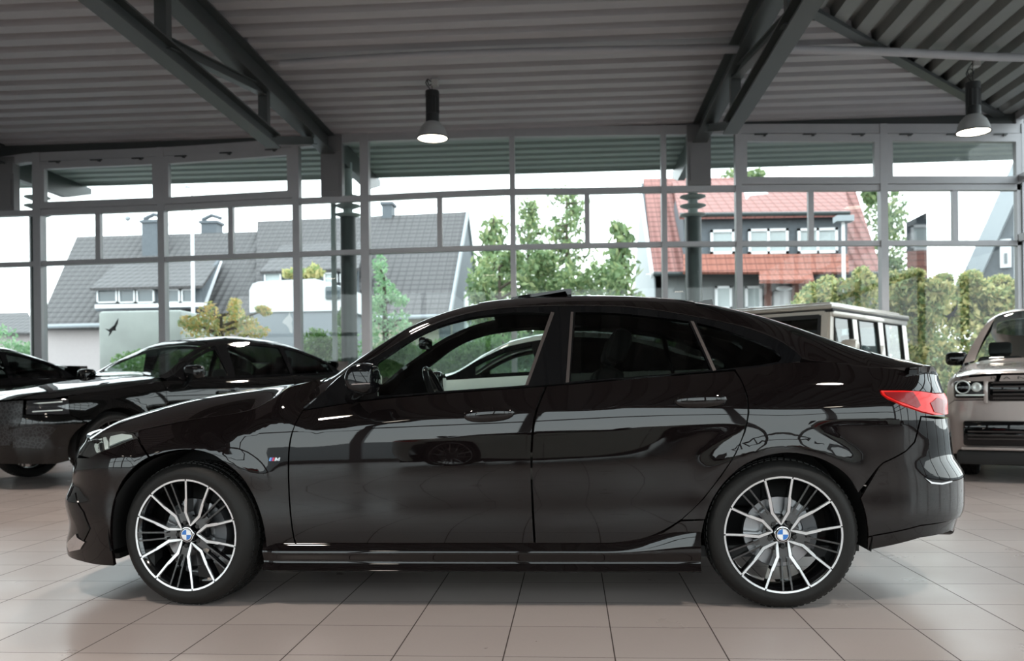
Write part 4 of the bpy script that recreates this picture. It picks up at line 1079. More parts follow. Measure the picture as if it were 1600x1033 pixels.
# ------------------------------------------------------------------ the other cars
def tilt_prof(tab):
    acc = []; y = 0; z = .05; t = Sp(tab)
    while z < 1.6: acc.append((z, y)); y += math.tan(math.radians(t(z+.005)))*.01; z += .01
    m0 = min(a[1] for a in acc); s = Sp([(a, b-m0) for a, b in acc]); return lambda x, z: s(z)
def arc(cx, cz, r, a0, a1, n=16):
    return [(cx+r*math.cos(math.radians(a0+(a1-a0)*i/n)), cz+r*math.sin(math.radians(a0+(a1-a0)*i/n))) for i in range(n+1)]
def generic_car(name, loc, rz, label, s, P, paint, glass_m, tint_m, lamp_m=None, wheels='full'):
    '''P: z0 sill, r arch radius, rw wheel radius, d door line x (three), lx lamp rear x, lz lamp bottom/top z, xw screen base, xh header, xk rear header, xq rear screen base'''
    root = empty('car', loc, rz, label=label, cat='car')
    st = .06; Yc = s.Yc; cz = P['rw']+.01; wb = s.wheels[1]; tn_ = s.xa-s.nose_len+.002; tt_ = s.xb+s.nose_len-.002
    def pan(nm, poly, m_=None, fn=None, both=False, off=0, lip=.02, holes=(), parent=None, step=None, side=0, **tg):
        outs = []
        if both:
            mb = MB(); skin(mb, fn or s.S, poly, holes, step or st, lip, off, Yc, both=True); outs.append(mb.build(nm, m_ or paint, parent or root, **tg))
        else:
            for mir in (None, Yc):
                mb = MB(); skin(mb, fn or s.S, poly, holes, step or st, lip, off, mir); outs.append(mb.build(nm, m_ or paint, parent or root, **tg))
        return outs
    d0, d1, d2 = P['d']; z0 = P['z0']; lx = P['lx']; l0, l1 = P['lz']; r = P['r']; g = .006
    top = lambda x: (s.zh(x) if x < s.x_cowl else s.zb(x))
    def nose_top(t):
        z = .9
        for _ in range(6): p = s.S(t, z); z = s.hood_z(p.x, p.y)
        return z-.005
    a = arc(0, cz, r, -12, 140)
    pan('front_fender', [(d0-g, z0)]+[(d0-g, top(d0)-.0)]+[(x, top(x)) for x in lin(d0-g, s.xa, 8)[1:]]+([(t, nose_top(t)) for t in lin(s.xa, lx, 4)[1:]] if lx < s.xa else [])+[(lx, l0)]+a[::-1]+[(a[0][0], z0)])
    a2 = arc(0, cz, r, 141, 200)
    pan('front_bumper', [(lx-g, l0-.005)]+a2+[(a2[-1][0], z0-.05), (-.5, P.get('zf', z0-.08)), (tn_, P.get('zf', z0-.08)+.02), (tn_, nose_top(tn_)-.05)]+[(t, l0-.0) for t in (lx-.25,)], both=True)
    lamp = pan('headlight', [(lx, l0+.005), (lx, l1+.02), (lx-.12, nose_top(lx-.12)-.02), (lx-.26, nose_top(lx-.26)-.02), (lx-.26, l0+.01)], lamp_m or M_GLOSS, off=-.006, lip=.05)
    zt = nose_top(tn_)
    pan('radiator_grille', [(lx-.28, l0), (lx-.28, nose_top(lx-.28)-.02), (tn_, zt-.02), (tn_, P.get('gz', .5)), (lx-.36, P.get('gz', .5))], P.get('grille_m', M_GLOSS), both=True, off=.004)
    pan('front_door', [(d0, z0), (d1-g, z0), (d1-g, top(d1))]+[(x, top(x)) for x in lin(d1-g, d0, 6)[1:]])
    fd_ = pan('rear_door', [(d1, z0), (min(d2, wb-r-.06), z0)]+[(x, z) for x, z in arc(wb, cz, r+.05, 170, 118, 6) if x < d2-.02]+[(d2-g, cz+r*.9), (d2-g, top(d2))]+[(x, top(x)) for x in lin(d2-g, d1, 6)[1:]])
    def ztl(t):
        z = 1.0
        for _ in range(6): p = s.S(t, z); z = s.roof_z(p.x, p.y)
        return min(z, P.get('qtop', 9))
    tl0, tl1 = P['tail']; tq_ = [(t, ztl(t)) for t in lin(s.xb, tt_, 12)[1:]]
    q_arc = arc(wb, cz, r, 192, 40)
    pan('quarter_panel', [(P['d'][2], top(d2))]+[(x, s.zb(x)) for x in lin(d2, s.xb, 8)[1:]]+tq_+[(tt_, tl0), (s.xb+.15, tl0), (s.xb+.1, cz+r*.7)]+q_arc[::-1]+[(min(d2, wb-r-.05), z0)]+[(x, z) for x, z in arc(wb, cz, r+.045, 170, 118, 6) if x < d2-.02]+[(d2, cz+r*.9)])
    pan('rear_bumper', [(s.xb+.1, cz+r*.68), (s.xb+.15, tl0-.01), (tt_, tl0-.01), (tt_, z0), (wb+r+.02, z0)]+arc(wb, cz, r, -12, 38), both=True)
    pan('taillight', [(s.xb+.2, tl0+.01), (s.xb+.15, tl1), (tt_, tl1), (tt_, tl0+.01)], M_RED, off=.008, lip=.01)
    # top
    xe = P.get('xhe', s.x_cowl+.03)
    def sh(nm, fn, us, vs_, m_, **k):
        k.setdefault('parent', root); w = sheet2(nm, fn, us, vs_, m_, **k); return w
    sh('hood', s.H, lin(s.Xn(s.nose_zz)+.02, xe, 30), VV2, paint, lip=.012)
    xw, xh, xk, xq = P['xw'], P['xh'], P['xk'], P['xq']; ea = .14; mid = lin(ea, 2-ea, 20)
    sh('roof_panel', s.R, lin(xh, xk, 16), VV2, paint, lip=.01)
    for vv in (lin(0, ea, 6), lin(2-ea, 2, 6)): sh('pillar', s.R, lin(xw, xh, 14), vv, paint, lip=.02); sh('pillar', s.R, lin(xk, xq, 10), vv, paint, lip=.02)
    sh('windshield', s.R, lin(xw, xh, 12), mid, glass_m, off=-.004); sh('rear_window', s.R, lin(xk, xq, 8), mid, tint_m, off=-.004)
    sh('trunk_lid', s.R, lin(xq, s.Xt(s.tail_zz), 12), VV2, paint, lip=.04)
    # side windows
    b0 = P.get('bead', .03)
    outl = [(x, s.zb(x)+.004) for x in lin(xw+.02, P['xg'], 14)]+[(x, s.zr(x)-.004) for x in lin(P['xg'], xw+.02, 24)]
    def wnd(x0, x1, k0=0, k1=0):
        lo = [(x, s.zb(x)+b0) for x in lin(x0, x1, 6)]; hi = [(x, s.zr(x)-b0-.01) for x in lin(x1-k1, x0+k0, 8)]; pl = lo+hi
        return [p for p in pl if s.zr(p[0])-s.zb(p[0]) > 2*b0+.015]
    wins = [wnd(xw+.30, d1-.05, 0, .06), wnd(d1+.06, d2-.02, .03, .03), wnd(d2+.04, P['xg']-.18, .0, .05)]
    pan('window_surround', outl, M_GLOSS, fn=s.G, holes=wins, step=.05)
    for i, w in enumerate(wins): pan('door_glass' if i < 2 else 'quarter_glass', w, glass_m if i == 0 else tint_m, fn=s.G, lip=0, off=-.008, step=.08)
    # handles, mirrors, sill
    for x in (d1-.2, d2-.22):
        for far in (0, 1):
            y = s.side_y(x, top(x)-.16); mb = MB(); yy = 2*Yc-y if far else y; mb.bbox(x-.11, x+.11, yy-.035, yy+.03, top(x)-.185, top(x)-.145, .015); mb.build('door_handle', paint, root)
    for far in (0, 1):
        f = -1 if far else 1; y0 = (2*Yc+.09-P.get('mo',0)) if far else -.09+P.get('mo',0); zz = s.zb(xw+.25)+.09
        if P.get('nomirror'): continue
        mb = MB(); mb.bbox(xw+.17, xw+.33, y0-.12, y0+.12, zz-.075, zz+.085, .055, seg=3); o = mb.build('side_mirror', M_GLOSS, root)
        mb = MB(); mb.tube([(xw+.28, y0+f*.05, zz-.05), (xw+.30, y0+f*.2, zz-.10)], .03, 8); mb.build('mirror_stalk', M_GLOSS, root)
        mb = MB(); mb.sphere((xw+.335, y0, zz), .10, 16, 8, sc=(.12,1,.66)); mb.build('mirror_glass', M_CHROME, o)
    mb = MB(); mb.bbox(-.5, wb+.6, .05, .5, z0-.06, z0+.02, .02); mb.bbox(-.5, wb+.6, 2*Yc-.5, 2*Yc-.05, z0-.06, z0+.02, .02); mb.box(-.7, wb+.8, .42, 2*Yc-.42, z0-.05, z0+.1)
    mb.box(r, wb-r, .10, 2*Yc-.10, z0-.02, z0+.06); mb.v = [v for v in mb.v]; mb = MB(); mb.box(r+.02, wb-r-.02, .06, 2*Yc-.06, z0-.07, z0+.03); mb.box(-.7, wb+.7, .45, 2*Yc-.45, z0-.05, z0+.1); mb.build('underbody', M_DARK, root)
    for cx in (0, wb):
        for far in (0, 1):
            mb = MB(); n = 16; pr = [(cx+(r+.02)*math.cos(-.2+(PI+.4)*k/n), cz+(r+.02)*math.sin(-.2+(PI+.4)*k/n)) for k in range(n+1)]
            mb.add([(x, 2*Yc-y if far else y, z) for x, z in pr for y in (.05, .48)], [(2*i, 2*i+1, 2*i+3, 2*i+2) for i in range(n)])
            yy = 2*Yc-.48 if far else .48; mb.add([(x, yy, z) for x, z in pr], [tuple(range(n+1))], 0, False); mb.build('wheel_well', M_DARK, root)
            k = P['rw']/.3275
            tyre, rim, face, cap, bolts, disc, cal = make_wheel(20+31*cx)
            for b_ in bolts: rim.add(b_.v, b_.f, 0, False)
            M = Matrix.Translation((cx, 2*Yc-.04 if far else .04, P['rw'])) @ (Matrix.Rotation(PI, 4, 'Z') if far else Matrix()) @ Matrix.Rotation(math.radians(P.get('steer', 0) if cx == 0 else 0), 4, 'Z') @ Matrix.Scale(k, 4)
            for mb in (tyre, rim, face, disc): mb.v = [tuple(M @ Vector(v)) for v in mb.v]
            w = rim.build('wheel', M_BLKMET, root); tyre.build('tyre', M_RUB, w); face.build('spoke_face', P.get('rim_m', M_RIM), w); disc.build('brake_disc', M_STEEL, w)
    # cabin
    for x, y in ((1.55+P.get('sx', 0), .52), (1.55+P.get('sx', 0), 2*Yc-.52), (2.45+P.get('sx', 0), .52), (2.45+P.get('sx', 0), 2*Yc-.52)):
        mb = MB(); b_ = s.zb(1.5); mb.bbox(x-.25, x+.25, y-.25, y+.25, b_-.6, b_-.4, .05); Mx = Matrix.Translation((x+.2, y, b_-.45)) @ Matrix.Rotation(math.radians(16), 4, 'Y')
        mb.bbox(-.07,.07,-.25,.25,0,.6,.05,0,Mx); mb.bbox(-.05,.05,-.13,.13,.62,.79,.04,0,Mx); mb.bbox(-.01,.01,-.03,.03,.55,.7,.004,0,Mx); mb.build('seat', M_SEAT, root)
    mb = MB(); mb.bbox(xw-.1, xw+.5, .2, 2*Yc-.2, s.zb(xw)-.35, s.zb(xw)-.01, .05); mb.build('dashboard', M_SEAT, root)
    return root, pan
def sheet2(name, fn, us, vs_, mats, off=0, lip=.0, parent=None, **tags):
    mb = MB(); P = []; N = []; e = 1.5e-3
    for u in us:
        for v in vs_:
            p = fn(u, v); n = (fn(u+e, v)-fn(u-e, v)).cross(fn(u, v+e)-fn(u, v-e)); n = n.normalized() if n.length > 1e-12 else Vector((0,0,1)); P.append(p+n*off); N.append(n)
    m_ = len(vs_); mb.add(P, [(i*m_+j, (i+1)*m_+j, (i+1)*m_+j+1, i*m_+j+1) for i in range(len(us)-1) for j in range(m_-1)])
    for i, n in enumerate(N): mb.n[i] = tuple(n)
    return mb.build(name, mats, parent, **tags)
PAINT_BK = mat('black_car_paint', (.003,.003,.003), .25, 0, coat=1, spec=0)
PAINT_WT = mat('pale_car_paint', (.62,.66,.62), .3, 0, coat=1)
PAINT_GR = mat('warm_grey_car_paint', (.40,.345,.325), .3, .25, coat=1)
PAINT_CR = mat('cream_car_paint', (.52,.47,.41), .3, .15, coat=1)
SUVP = [(.05,-14),(.35,-10),(.5,-3),(.6,0),(.7,-3),(.8,2),(.95,8),(1.1,14),(1.3,20)]
def suv_shape(h=0):
    return Shape(Yc=.97, xa=-.30, xb=3.35, Xn=Sp([(.1,-.94),(.4,-1.03),(.7,-1.05),(.9,-1.02),(1.05,-.96)]), Xt=Sp([(.1,3.85),(.5,4.02),(.9,4.02),(1.2,3.95)]), prof=tilt_prof(SUVP),
        zb=Sp([(.4,1.09),(1.5,1.13),(3.0,1.18),(3.5,1.20)]), zr=Sp([(.55,1.10),(.75,1.16),(1.1,1.37),(1.55,1.545),(2.1,1.61),(2.7,1.575),(3.2,1.45),(3.45,1.33),(3.6,1.22)]),
        zc=Sp([(.5,1.16),(.75,1.22),(1.1,1.44),(1.55,1.64),(2.1,1.70),(2.7,1.665),(3.2,1.52),(3.6,1.34),(3.85,1.25),(4.0,1.23)]), zh=Sp([(-.4,.97),(0,1.01),(.5,1.08),(.9,1.10)]), zch=Sp([(-.95,.93),(-.7,1.0),(-.3,1.06),(.2,1.12),(.6,1.17),(.9,1.22)]),
        wheels=(0,3.0), flare=.05, fr=.44, x_cowl=.62, haunch=.02, glass_k=.42, p_roof=4)
SP_ = dict(z0=.34, r=.43, rw=.385, d=(.62,1.62,2.62), lx=-.42, lz=(.76,.90), xw=.66, xh=1.5, xk=2.9, xq=3.62, xg=3.62, tail=(.92,1.06), gz=.46)
# black SUV, three-quarter view at the left
ax = math.atan2(.88, .475)
M_MESH, nt, b = nodes_mat('grille_mesh'); g = nt.nodes.new('ShaderNodeTexCoord'); v_ = nt.nodes.new('ShaderNodeTexVoronoi'); v_.inputs['Scale'].default_value = 28; v_.feature = 'DISTANCE_TO_EDGE'
nt.links.new(g.outputs['Object'], v_.inputs['Vector']); nt.links.new(mixc(nt, mth(nt, 'LESS_THAN', v_.outputs['Distance'], .10), (.003,.003,.003), (.03,.03,.033)), b.inputs['Base Color']); b.inputs['Roughness'].default_value = .3
s1 = suv_shape(); suv, pan = generic_car('car', (-3.10, 5.20, 0), ax, 'black coupe-roofed SUV standing at an angle at the left, its bonnet towards us', s1, dict(SP_, steer=0, grille_m=M_MESH, rim_m=M_BLKMET), PAINT_BK, M_GLASS, M_TINT, mat('headlamp_dark', (.02,.02,.022), .08, coat=1))
pan('daylight_strip', [(-.46,.885),(-.60,.872),(-.64,.88),(-.46,.897)], M_LENS, off=.002, lip=.003, step=.03); pan('daylight_strip', [(-.46,.80),(-.64,.79),(-.64,.80),(-.46,.812)], M_LENS, off=.002, lip=.003, step=.03)
pan('air_intake', [(-.50,.64),(-.62,.66),(-.76,.62),(-.76,.44),(-.58,.42)], M_MESH, off=.005, step=.04); pan('intake_frame', [(-.48,.66),(-.62,.68),(-.78,.64),(-.78,.62),(-.62,.66),(-.50,.64)], M_GLOSS, off=.02, step=.03)
s2 = suv_shape(); generic_car('car', (-7.25, 5.55, 0), ax, 'black SUV cut by the left edge, its roofline showing behind the angled SUV', s2, dict(SP_), PAINT_BK, M_TINT, M_TINT)
wx = at(700, 588, 3.1).x
ws_ = Shape(Yc=.90, xa=-.30, xb=2.75, Xn=Sp([(.1,-.80),(.4,-.88),(.7,-.90),(1.0,-.82)]), Xt=Sp([(.1,3.3),(.5,3.45),(.9,3.45),(1.2,3.38)]), prof=tilt_prof(SUVP),
    zb=Sp([(.4,1.03),(1.5,1.08),(2.9,1.11),(3.2,1.12)]), zr=Sp([(.55,1.04),(.75,1.09),(1.0,1.23),(1.25,1.33),(1.7,1.385),(2.1,1.36),(2.5,1.26),(2.75,1.18),(2.9,1.13)]),
    zc=Sp([(.5,1.08),(.75,1.14),(1.0,1.29),(1.25,1.40),(1.7,1.46),(2.1,1.44),(2.5,1.34),(2.9,1.20),(3.2,1.15),(3.5,1.13)]), zh=Sp([(-.4,.88),(0,.92),(.5,1.0),(.9,1.03)]), zch=Sp([(-.95,.82),(-.7,.90),(-.3,.96),(.2,1.03),(.6,1.08),(.9,1.13)]),
    wheels=(0,2.6), flare=.04, fr=.38, x_cowl=.60, haunch=.02, glass_k=.42, p_roof=4)
generic_car('car', (wx-.72, 3.0, 0), math.radians(1), 'pale car seen through the side windows of the black car', ws_, dict(z0=.26, r=.37, rw=.33, d=(.55,1.5,2.25), lx=-.42, lz=(.66,.78), xw=.64, xh=1.2, xk=2.2, xq=2.85, xg=2.9, tail=(.85,.98), gz=.40, sx=-.1, nomirror=1), PAINT_WT, M_GLASS, M_TINT)
# pale sports car and another behind the camera, seen only as reflections in the doors
def coupe_shape():
    return Shape(Yc=.93, xa=-.30, xb=2.75, Xn=Sp([(.1,-.80),(.35,-.90),(.6,-.88),(.8,-.80)]), Xt=Sp([(.1,3.3),(.5,3.5),(.8,3.48),(1.0,3.42)]), prof=tilt_prof([(.05,-12),(.3,-8),(.5,-2),(.65,4),(.8,12),(1.0,20)]),
        zb=Sp([(.4,.82),(1.5,.88),(2.6,.94),(2.9,.94)]), zr=Sp([(.45,.83),(.7,.90),(1.0,1.04),(1.4,1.15),(1.8,1.17),(2.3,1.08),(2.6,.99),(2.8,.95)]),
        zc=Sp([(.4,.87),(.7,.95),(1.0,1.10),(1.4,1.23),(1.8,1.25),(2.3,1.17),(2.8,1.03),(3.2,.96),(3.5,.94)]), zh=Sp([(-.4,.72),(0,.76),(.5,.81),(.9,.84)]), zch=Sp([(-.9,.62),(-.6,.70),(-.3,.76),(.2,.84),(.6,.88),(.9,.92)]),
        wheels=(0,2.65), flare=.05, fr=.39, x_cowl=.52, haunch=.03, glass_k=.5, p_roof=4)
CP_ = dict(z0=.22, r=.375, rw=.34, d=(.5,1.55,1.75), lx=-.42, lz=(.56,.66), xw=.52, xh=1.3, xk=1.95, xq=2.75, xg=2.7, tail=(.70,.82), gz=.28)
generic_car('car', (3.0, -5.9, 0), math.radians(181), 'low pale sports car behind the camera, mirrored in the front door', coupe_shape(), CP_, PAINT_WT, M_TINT, M_TINT)
generic_car('car', (8.0, -5.7, 0), math.radians(178), 'low pale sports car behind the camera, mirrored in the rear door', coupe_shape(), CP_, PAINT_WT, M_TINT, M_TINT)
# ------------------------------------------------------------------ cream off-roader
def offroader():
    A = Vector((4.84, 6.77, 0)); rz = math.atan2(.785, .62); R3 = Matrix.Rotation(rz, 4, 'Z')
    base = A-(R3 @ Vector((.98, .09, 0)))
    t = empty('car', (base.x, base.y, 0), rz, label='cream boxy off-roader behind the boot of the black car', cat='car')
    W2 = 1.86; P_ = PAINT_CR
    def B(nm, m_, *boxes, r=.02, parent=None, **k):
        mb = MB(); 
        for b_ in boxes: mb.bbox(*b_, r)
        return mb.build(nm, m_, parent or t, **k)
    B('lower_body', P_, (-.62,3.62,0,W2,.55,1.22), r=.05)
    B('hood', P_, (-.70,.80,.12,W2-.12,1.0,1.26), r=.05)
    for y in (-.04, W2-.14): B('front_fender', P_, (-.72,.45,y,y+.18,.75,1.08), r=.04); 
    for x in (0, 2.89):
        for y in (-.06, W2-.12):
            mb = MB(); n = 14; pr = [(x+.47*math.cos(PI*k/n), .42+.47*math.sin(PI*k/n)) for k in range(n+1)]+[(x+.41*math.cos(PI*(n-k)/n), .42+.41*math.sin(PI*(n-k)/n)) for k in range(n+1)]
            mb.prism(pr, y, y+.18); mb.build('wheel_arch', P_, t)
            mb = MB(); yy = y+.02; mb.lathe([(.0,.0),(.24,.0),(.25,.02),(.27,.02),(.38,.02),(.40,.06),(.40,.22),(.38,.26),(0,.26)], (x, yy if y < 1 else yy-.10, .40), 'y', 40); w = mb.build('wheel', M_RUB, t)
            mb = MB(); mb.lathe([(0,-.01),(.06,-.012),(.07,.01),(.22,.005),(.245,-.006),(.25,.0)], (x, yy if y < 1 else yy+.16, .40), 'y', 40); mb.build('rim', M_BLKMET, w)
    # cabin pillars leaning slightly inward
    def lean(x, y, z):
        k = (z-1.22)/.70; yy = .03+.06*k if y < W2/2 else W2-.03-.06*k
        return yy
    xf = lambda z: .78+(z-1.22)/.70*.20
    def pillar(x0, x1, nm='pillar', z0=1.20, z1=1.86, frontp=False):
        for far in (0, 1):
            mb = MB(); vs = []
            for z in (z0, z1):
                y = lean(0, 2 if far else 0, z); dy = -.05 if far else .05
                a, b_ = (xf(z)+x0, xf(z)+x1) if frontp else (x0, x1)
                vs += [(a, y, z), (b_, y, z), (b_, y+dy, z), (a, y+dy, z)]
            mb.add(vs, [(0,1,5,4),(1,2,6,5),(2,3,7,6),(3,0,4,7),(0,3,2,1),(4,5,6,7)], 0, False); mb.build(nm, P_, t)
    pillar(0, .10, frontp=True); pillar(1.60, 1.76); pillar(2.50, 2.66); pillar(3.42, 3.58)
    for far in (0, 1):
        y = lean(0, 2 if far else 0, 1.84)
        B('roof_rail', P_, (.98, 3.58, y-.03, y+.05, 1.78, 1.88), r=.015)
        y = W2-.05 if far else .0
        B('window_sill', P_, (.78, 3.58, y, y+.06, 1.20, 1.30), r=.015)
    mb = MB(); mb.bbox(.90, 3.64, .04, W2-.04, 1.865, 1.925, .03); mb.bbox(1.05, 3.5, .12, W2-.12, 1.91, 1.965, .03); mb.build('roof_panel', P_, t)
    B('roof_gutter', M_DARK, (.93, 3.62, .045, .085, 1.845, 1.875), (.93, 3.62, W2-.085, W2-.045, 1.845, 1.875), (.95, .99, .05, W2-.05, 1.835, 1.872), r=.004)
    # side glass: tall panes with rubber edges
    def pane_(x0, x1, slant=0):
        for far in (0, 1):
            mb = MB(); vs = []
            for x, z in ((x0, 1.29), (x1, 1.29), (x1, 1.79), (x0+slant, 1.79)):
                y = lean(0, 2 if far else 0, z); vs.append((x, y+(-.018 if far else .018), z))
            mb.add(vs, [(0,1,2,3)], 0, False); p = mb.build('side_glass', glass('offroad_glass', (.55,.62,.62), 1.3), t, fixn=False)
            fr_ = MB(); c = [Vector(v) for v in vs]; pts = cr([tuple(v) for v in c]+[tuple(c[0])], 1)
            for a, b_ in zip(pts, pts[1:]): fr_.beam((a[0], a[1]+(.012 if far else -.012), a[2]), (b_[0], b_[1]+(.012 if far else -.012), b_[2]), .03, .03)
            fr_.build('rubber_seal', M_DARK, p)
    pane_(.96, 1.58, .10); pane_(1.80, 2.46); pane_(2.72, 3.38)
    # windscreen with cream frame and black rubber
    def wsp(u, v): z = 1.24+.60*v; k = (z-1.22)/.70; return Vector((xf(z)-.005, .10+.05*k+u*(W2-.20-.10*k), z))
    mb = MB(); mb.add([wsp(.03,.04), wsp(.97,.04), wsp(.97,.90), wsp(.03,.90)], [(0,1,2,3)], 0, False); mb.build('windshield', glass('offroad_screen', (.10,.11,.11), 1.2), t, fixn=False)
    for (a, b_), w_, m_ in (((.0,1.0),.07,P_), ((.035,.965),.035,M_DARK)):
        mb = MB(); lo, hi = (.0,.97) if m_ is P_ else (.05,.905)
        for p, q in (((a,lo),(b_,lo)), ((b_,lo),(b_,hi)), ((b_,hi),(a,hi)), ((a,hi),(a,lo))): mb.beam(wsp(*p)+Vector((-.01 if m_ is P_ else -.02,0,0)), wsp(*q)+Vector((-.01 if m_ is P_ else -.02,0,0)), w_, .05)
        mb.build('screen_frame' if m_ is P_ else 'rubber_seal', m_, t)
    for far in (0, 1):
        y = W2+.12 if far else -.12
        mb = MB(); mb.bbox(.95, 1.10, y-.10, y+.10, 1.26, 1.50, .05); o = mb.build('side_mirror', P_, t); mb = MB(); mb.tube([(1.05, y, 1.30), (1.05, .05 if not far else W2-.05, 1.22)], .025, 8); mb.build('mirror_stalk', M_DARK, t)
    B('radiator_grille', M_DARK, (-.74,-.69,.35,W2-.35,.72,1.18), r=.01)
    for far in (0, 1):
        y = W2-.25 if far else .25; mb = MB(); mb.lathe([(0,-.76),(.09,-.76),(.105,-.73),(.105,-.68)], (0, y, .98), 'x', 28); mb.build('headlight', M_LENS, t)
        B('indicator', mat('amber', (.7,.3,.05), .3), (-.45,-.25,y-(.08 if not far else -.0),y+(.0 if not far else .08),1.09,1.14), r=.02)
    B('front_bumper', P_, (-.86,-.66,-.02,W2+.02,.42,.68), r=.05); B('rear_bumper', P_, (3.58,3.74,0,W2,.45,.68), r=.05); B('running_board', M_DARK, (.5,2.4,-.06,.1,.38,.44), (.5,2.4,W2-.1,W2+.06,.38,.44), r=.02)
    B('rear_panel', P_, (3.50,3.60,.02,W2-.02,1.2,1.30), (3.50,3.58,.06,W2-.06,1.78,1.88), r=.02); mb = MB(); mb.add([(3.55,.1,1.3),(3.55,W2-.1,1.3),(3.55,W2-.14,1.78),(3.55,.14,1.78)], [(0,1,2,3)], 0, False); mb.build('rear_window', glass('offroad_glass', (.55,.62,.62), 1.3), t, fixn=False)
    B('door_handle', P_, (1.40,1.56,-.02,.03,1.12,1.16), (2.30,2.46,-.02,.03,1.12,1.16), r=.012)
    for x in (1.35, 2.3):
        for y in (.5, W2-.5):
            mb = MB(); mb.bbox(x-.2, x+.25, y-.24, y+.24, .75, .95, .05); mb.bbox(x+.2, x+.34, y-.24, y+.24, .9, 1.45, .05); mb.bbox(x+.26, x+.36, y-.12, y+.12, 1.44, 1.64, .04); mb.build('seat', M_SEAT, t)
offroader()
# ------------------------------------------------------------------ warm grey luxury SUV at the right, facing us
def big_suv():
    s = Shape(Yc=1.0, xa=-.35, xb=3.6, Xn=Sp([(.1,-.72),(.3,-.82),(.6,-.86),(.9,-.86),(1.05,-.82),(1.15,-.74)]), Xt=Sp([(.1,3.9),(.6,4.05),(1.2,4.0)]), prof=tilt_prof([(.05,-10),(.35,-6),(.6,0),(.9,4),(1.05,12),(1.2,16)]),
        zb=Sp([(.4,1.15),(3.6,1.20)]), zr=Sp([(.6,1.16),(.8,1.22),(1.1,1.50),(1.45,1.72),(2.0,1.78),(3.0,1.76),(3.6,1.70)]), zc=Sp([(.55,1.20),(.75,1.27),(1.1,1.60),(1.45,1.83),(2.0,1.88),(3.0,1.86),(3.6,1.80),(3.9,1.5),(4.05,1.25)]),
        zh=Sp([(-.5,1.07),(0,1.10),(.5,1.14),(.9,1.16)]), zch=Sp([(-.88,1.03),(-.8,1.07),(-.6,1.11),(-.3,1.14),(.3,1.19),(.8,1.26)]), wheels=(0,3.0), flare=.02, fr=.44, x_cowl=.66, na=4.5, nb=4.5, nose_len=.6, glass_k=.35, p_roof=4, p_hood=5, curl=.07)
    s.nose_zz = 1.0
    P = dict(z0=.34, r=.44, rw=.395, d=(.7,1.75,2.75), lx=-.58, lz=(.80,.98), xw=.72, xh=1.40, xk=3.3, xq=3.8, xg=3.55, tail=(.9,1.1), gz=.62, zf=.26, grille_m=PAINT_GR, sx=.15, mo=.16, qtop=1.22)
    p0 = at(1467, 640, 5.2)
    root, pan = generic_car('car', (7.61, 5.04, 0), math.radians(65), 'warm grey luxury SUV facing us at the right edge, with spaced letters on its bonnet', s, P, PAINT_GR, M_GLASS, M_TINT, PAINT_GR)
    Yc = 1.0; nx = -.865
    def B(nm, m_, *bs, r=.008, parent=None, **k):
        mb = MB()
        for b_ in bs: mb.bbox(*b_, r)
        return mb.build(nm, m_, parent or root, **k)
    g_ = B('upper_grille', M_GLOSS, (nx-.02, nx+.05, .40, 2*Yc-.40, .79, .985), r=.02)
    for i in range(5): B('grille_bar', M_SATIN, (nx-.032, nx-.02, .44, 2*Yc-.44, .815+.037*i, .829+.037*i), r=.003, parent=g_)
    for y in (.36, 2*Yc-.40): B('grille_surround', PAINT_GR, (nx-.015, nx+.05, y, y+.04, .77, .99), r=.01)
    B('lower_grille', M_GLOSS, (nx-.02, nx+.06, .18, 2*Yc-.18, .36, .60), r=.02)
    for z in (.42,.455,.49): B('bumper_strip', M_SATIN, (nx-.035, nx-.015, .22, 2*Yc-.22, z, z+.012), r=.003)
    B('bumper_blade', PAINT_GR, (nx-.03, nx+.05, .16, 2*Yc-.16, .315, .345), r=.01)
    B('front_valance', M_DARK, (nx+.0, nx+.3, .12, 2*Yc-.12, .17, .31), r=.03)
    for far in (0, 1):
        y = 2*Yc-.24 if far else .24
        l_ = B('lamp_unit', M_GLOSS, (nx-.008, nx+.12, y-.15, y+.14, .82, .99), r=.03)
        mb = MB(); mb.lathe([(.055,nx-.015),(.062,nx-.02),(.068,nx-.012)], (0, y+(.06 if far else -.06), .93), 'x', 24); mb.build('light_ring', M_LENS, l_)
        mb = MB(); mb.lathe([(0,nx-.012),(.03,nx-.02),(.045,nx-.012)], (0, y-(.06 if far else -.06), .93), 'x', 24); mb.build('projector', M_LENS, l_)
        B('light_strip', M_LENS, (nx-.02, nx-.01, y-.13, y+.12, .845, .86), r=.003, parent=l_)
    # spaced capitals along the bonnet edge
    txt = 'RANGE ROVER'; n = len(txt); mb_m = mat('letter_dark', (.05,.05,.05), .3)
    cu = bpy.data.curves.new('letters', 'FONT'); cu.body = txt; cu.size = .085; cu.space_character = 2.05; cu.extrude = .004; cu.align_x = 'CENTER'
    to = bpy.data.objects.new('letters', cu); COL.objects.link(to); dg = bpy.context.evaluated_depsgraph_get(); me = bpy.data.meshes.new_from_object(to.evaluated_get(dg)); bpy.data.objects.remove(to)
    me.materials.clear(); me.materials.append(mb_m)
    for v in me.vertices:
        y, h = -v.co.x*1.15, v.co.y*.55; yl = Yc+y; z = s.H(-.80, 1).z
        c = Vector((nx+.035+h*.5, yl, 1.035+h*.95-v.co.z)); zz = s.hood_z(max(c.x, -.84), yl); c.z = 1.004+h*.80; c.x = -.868+h*.55+v.co.z; v.co = c
    o = bpy.data.objects.new('bonnet_lettering', me); COL.objects.link(o); o.parent = root
    return root
big_suv()
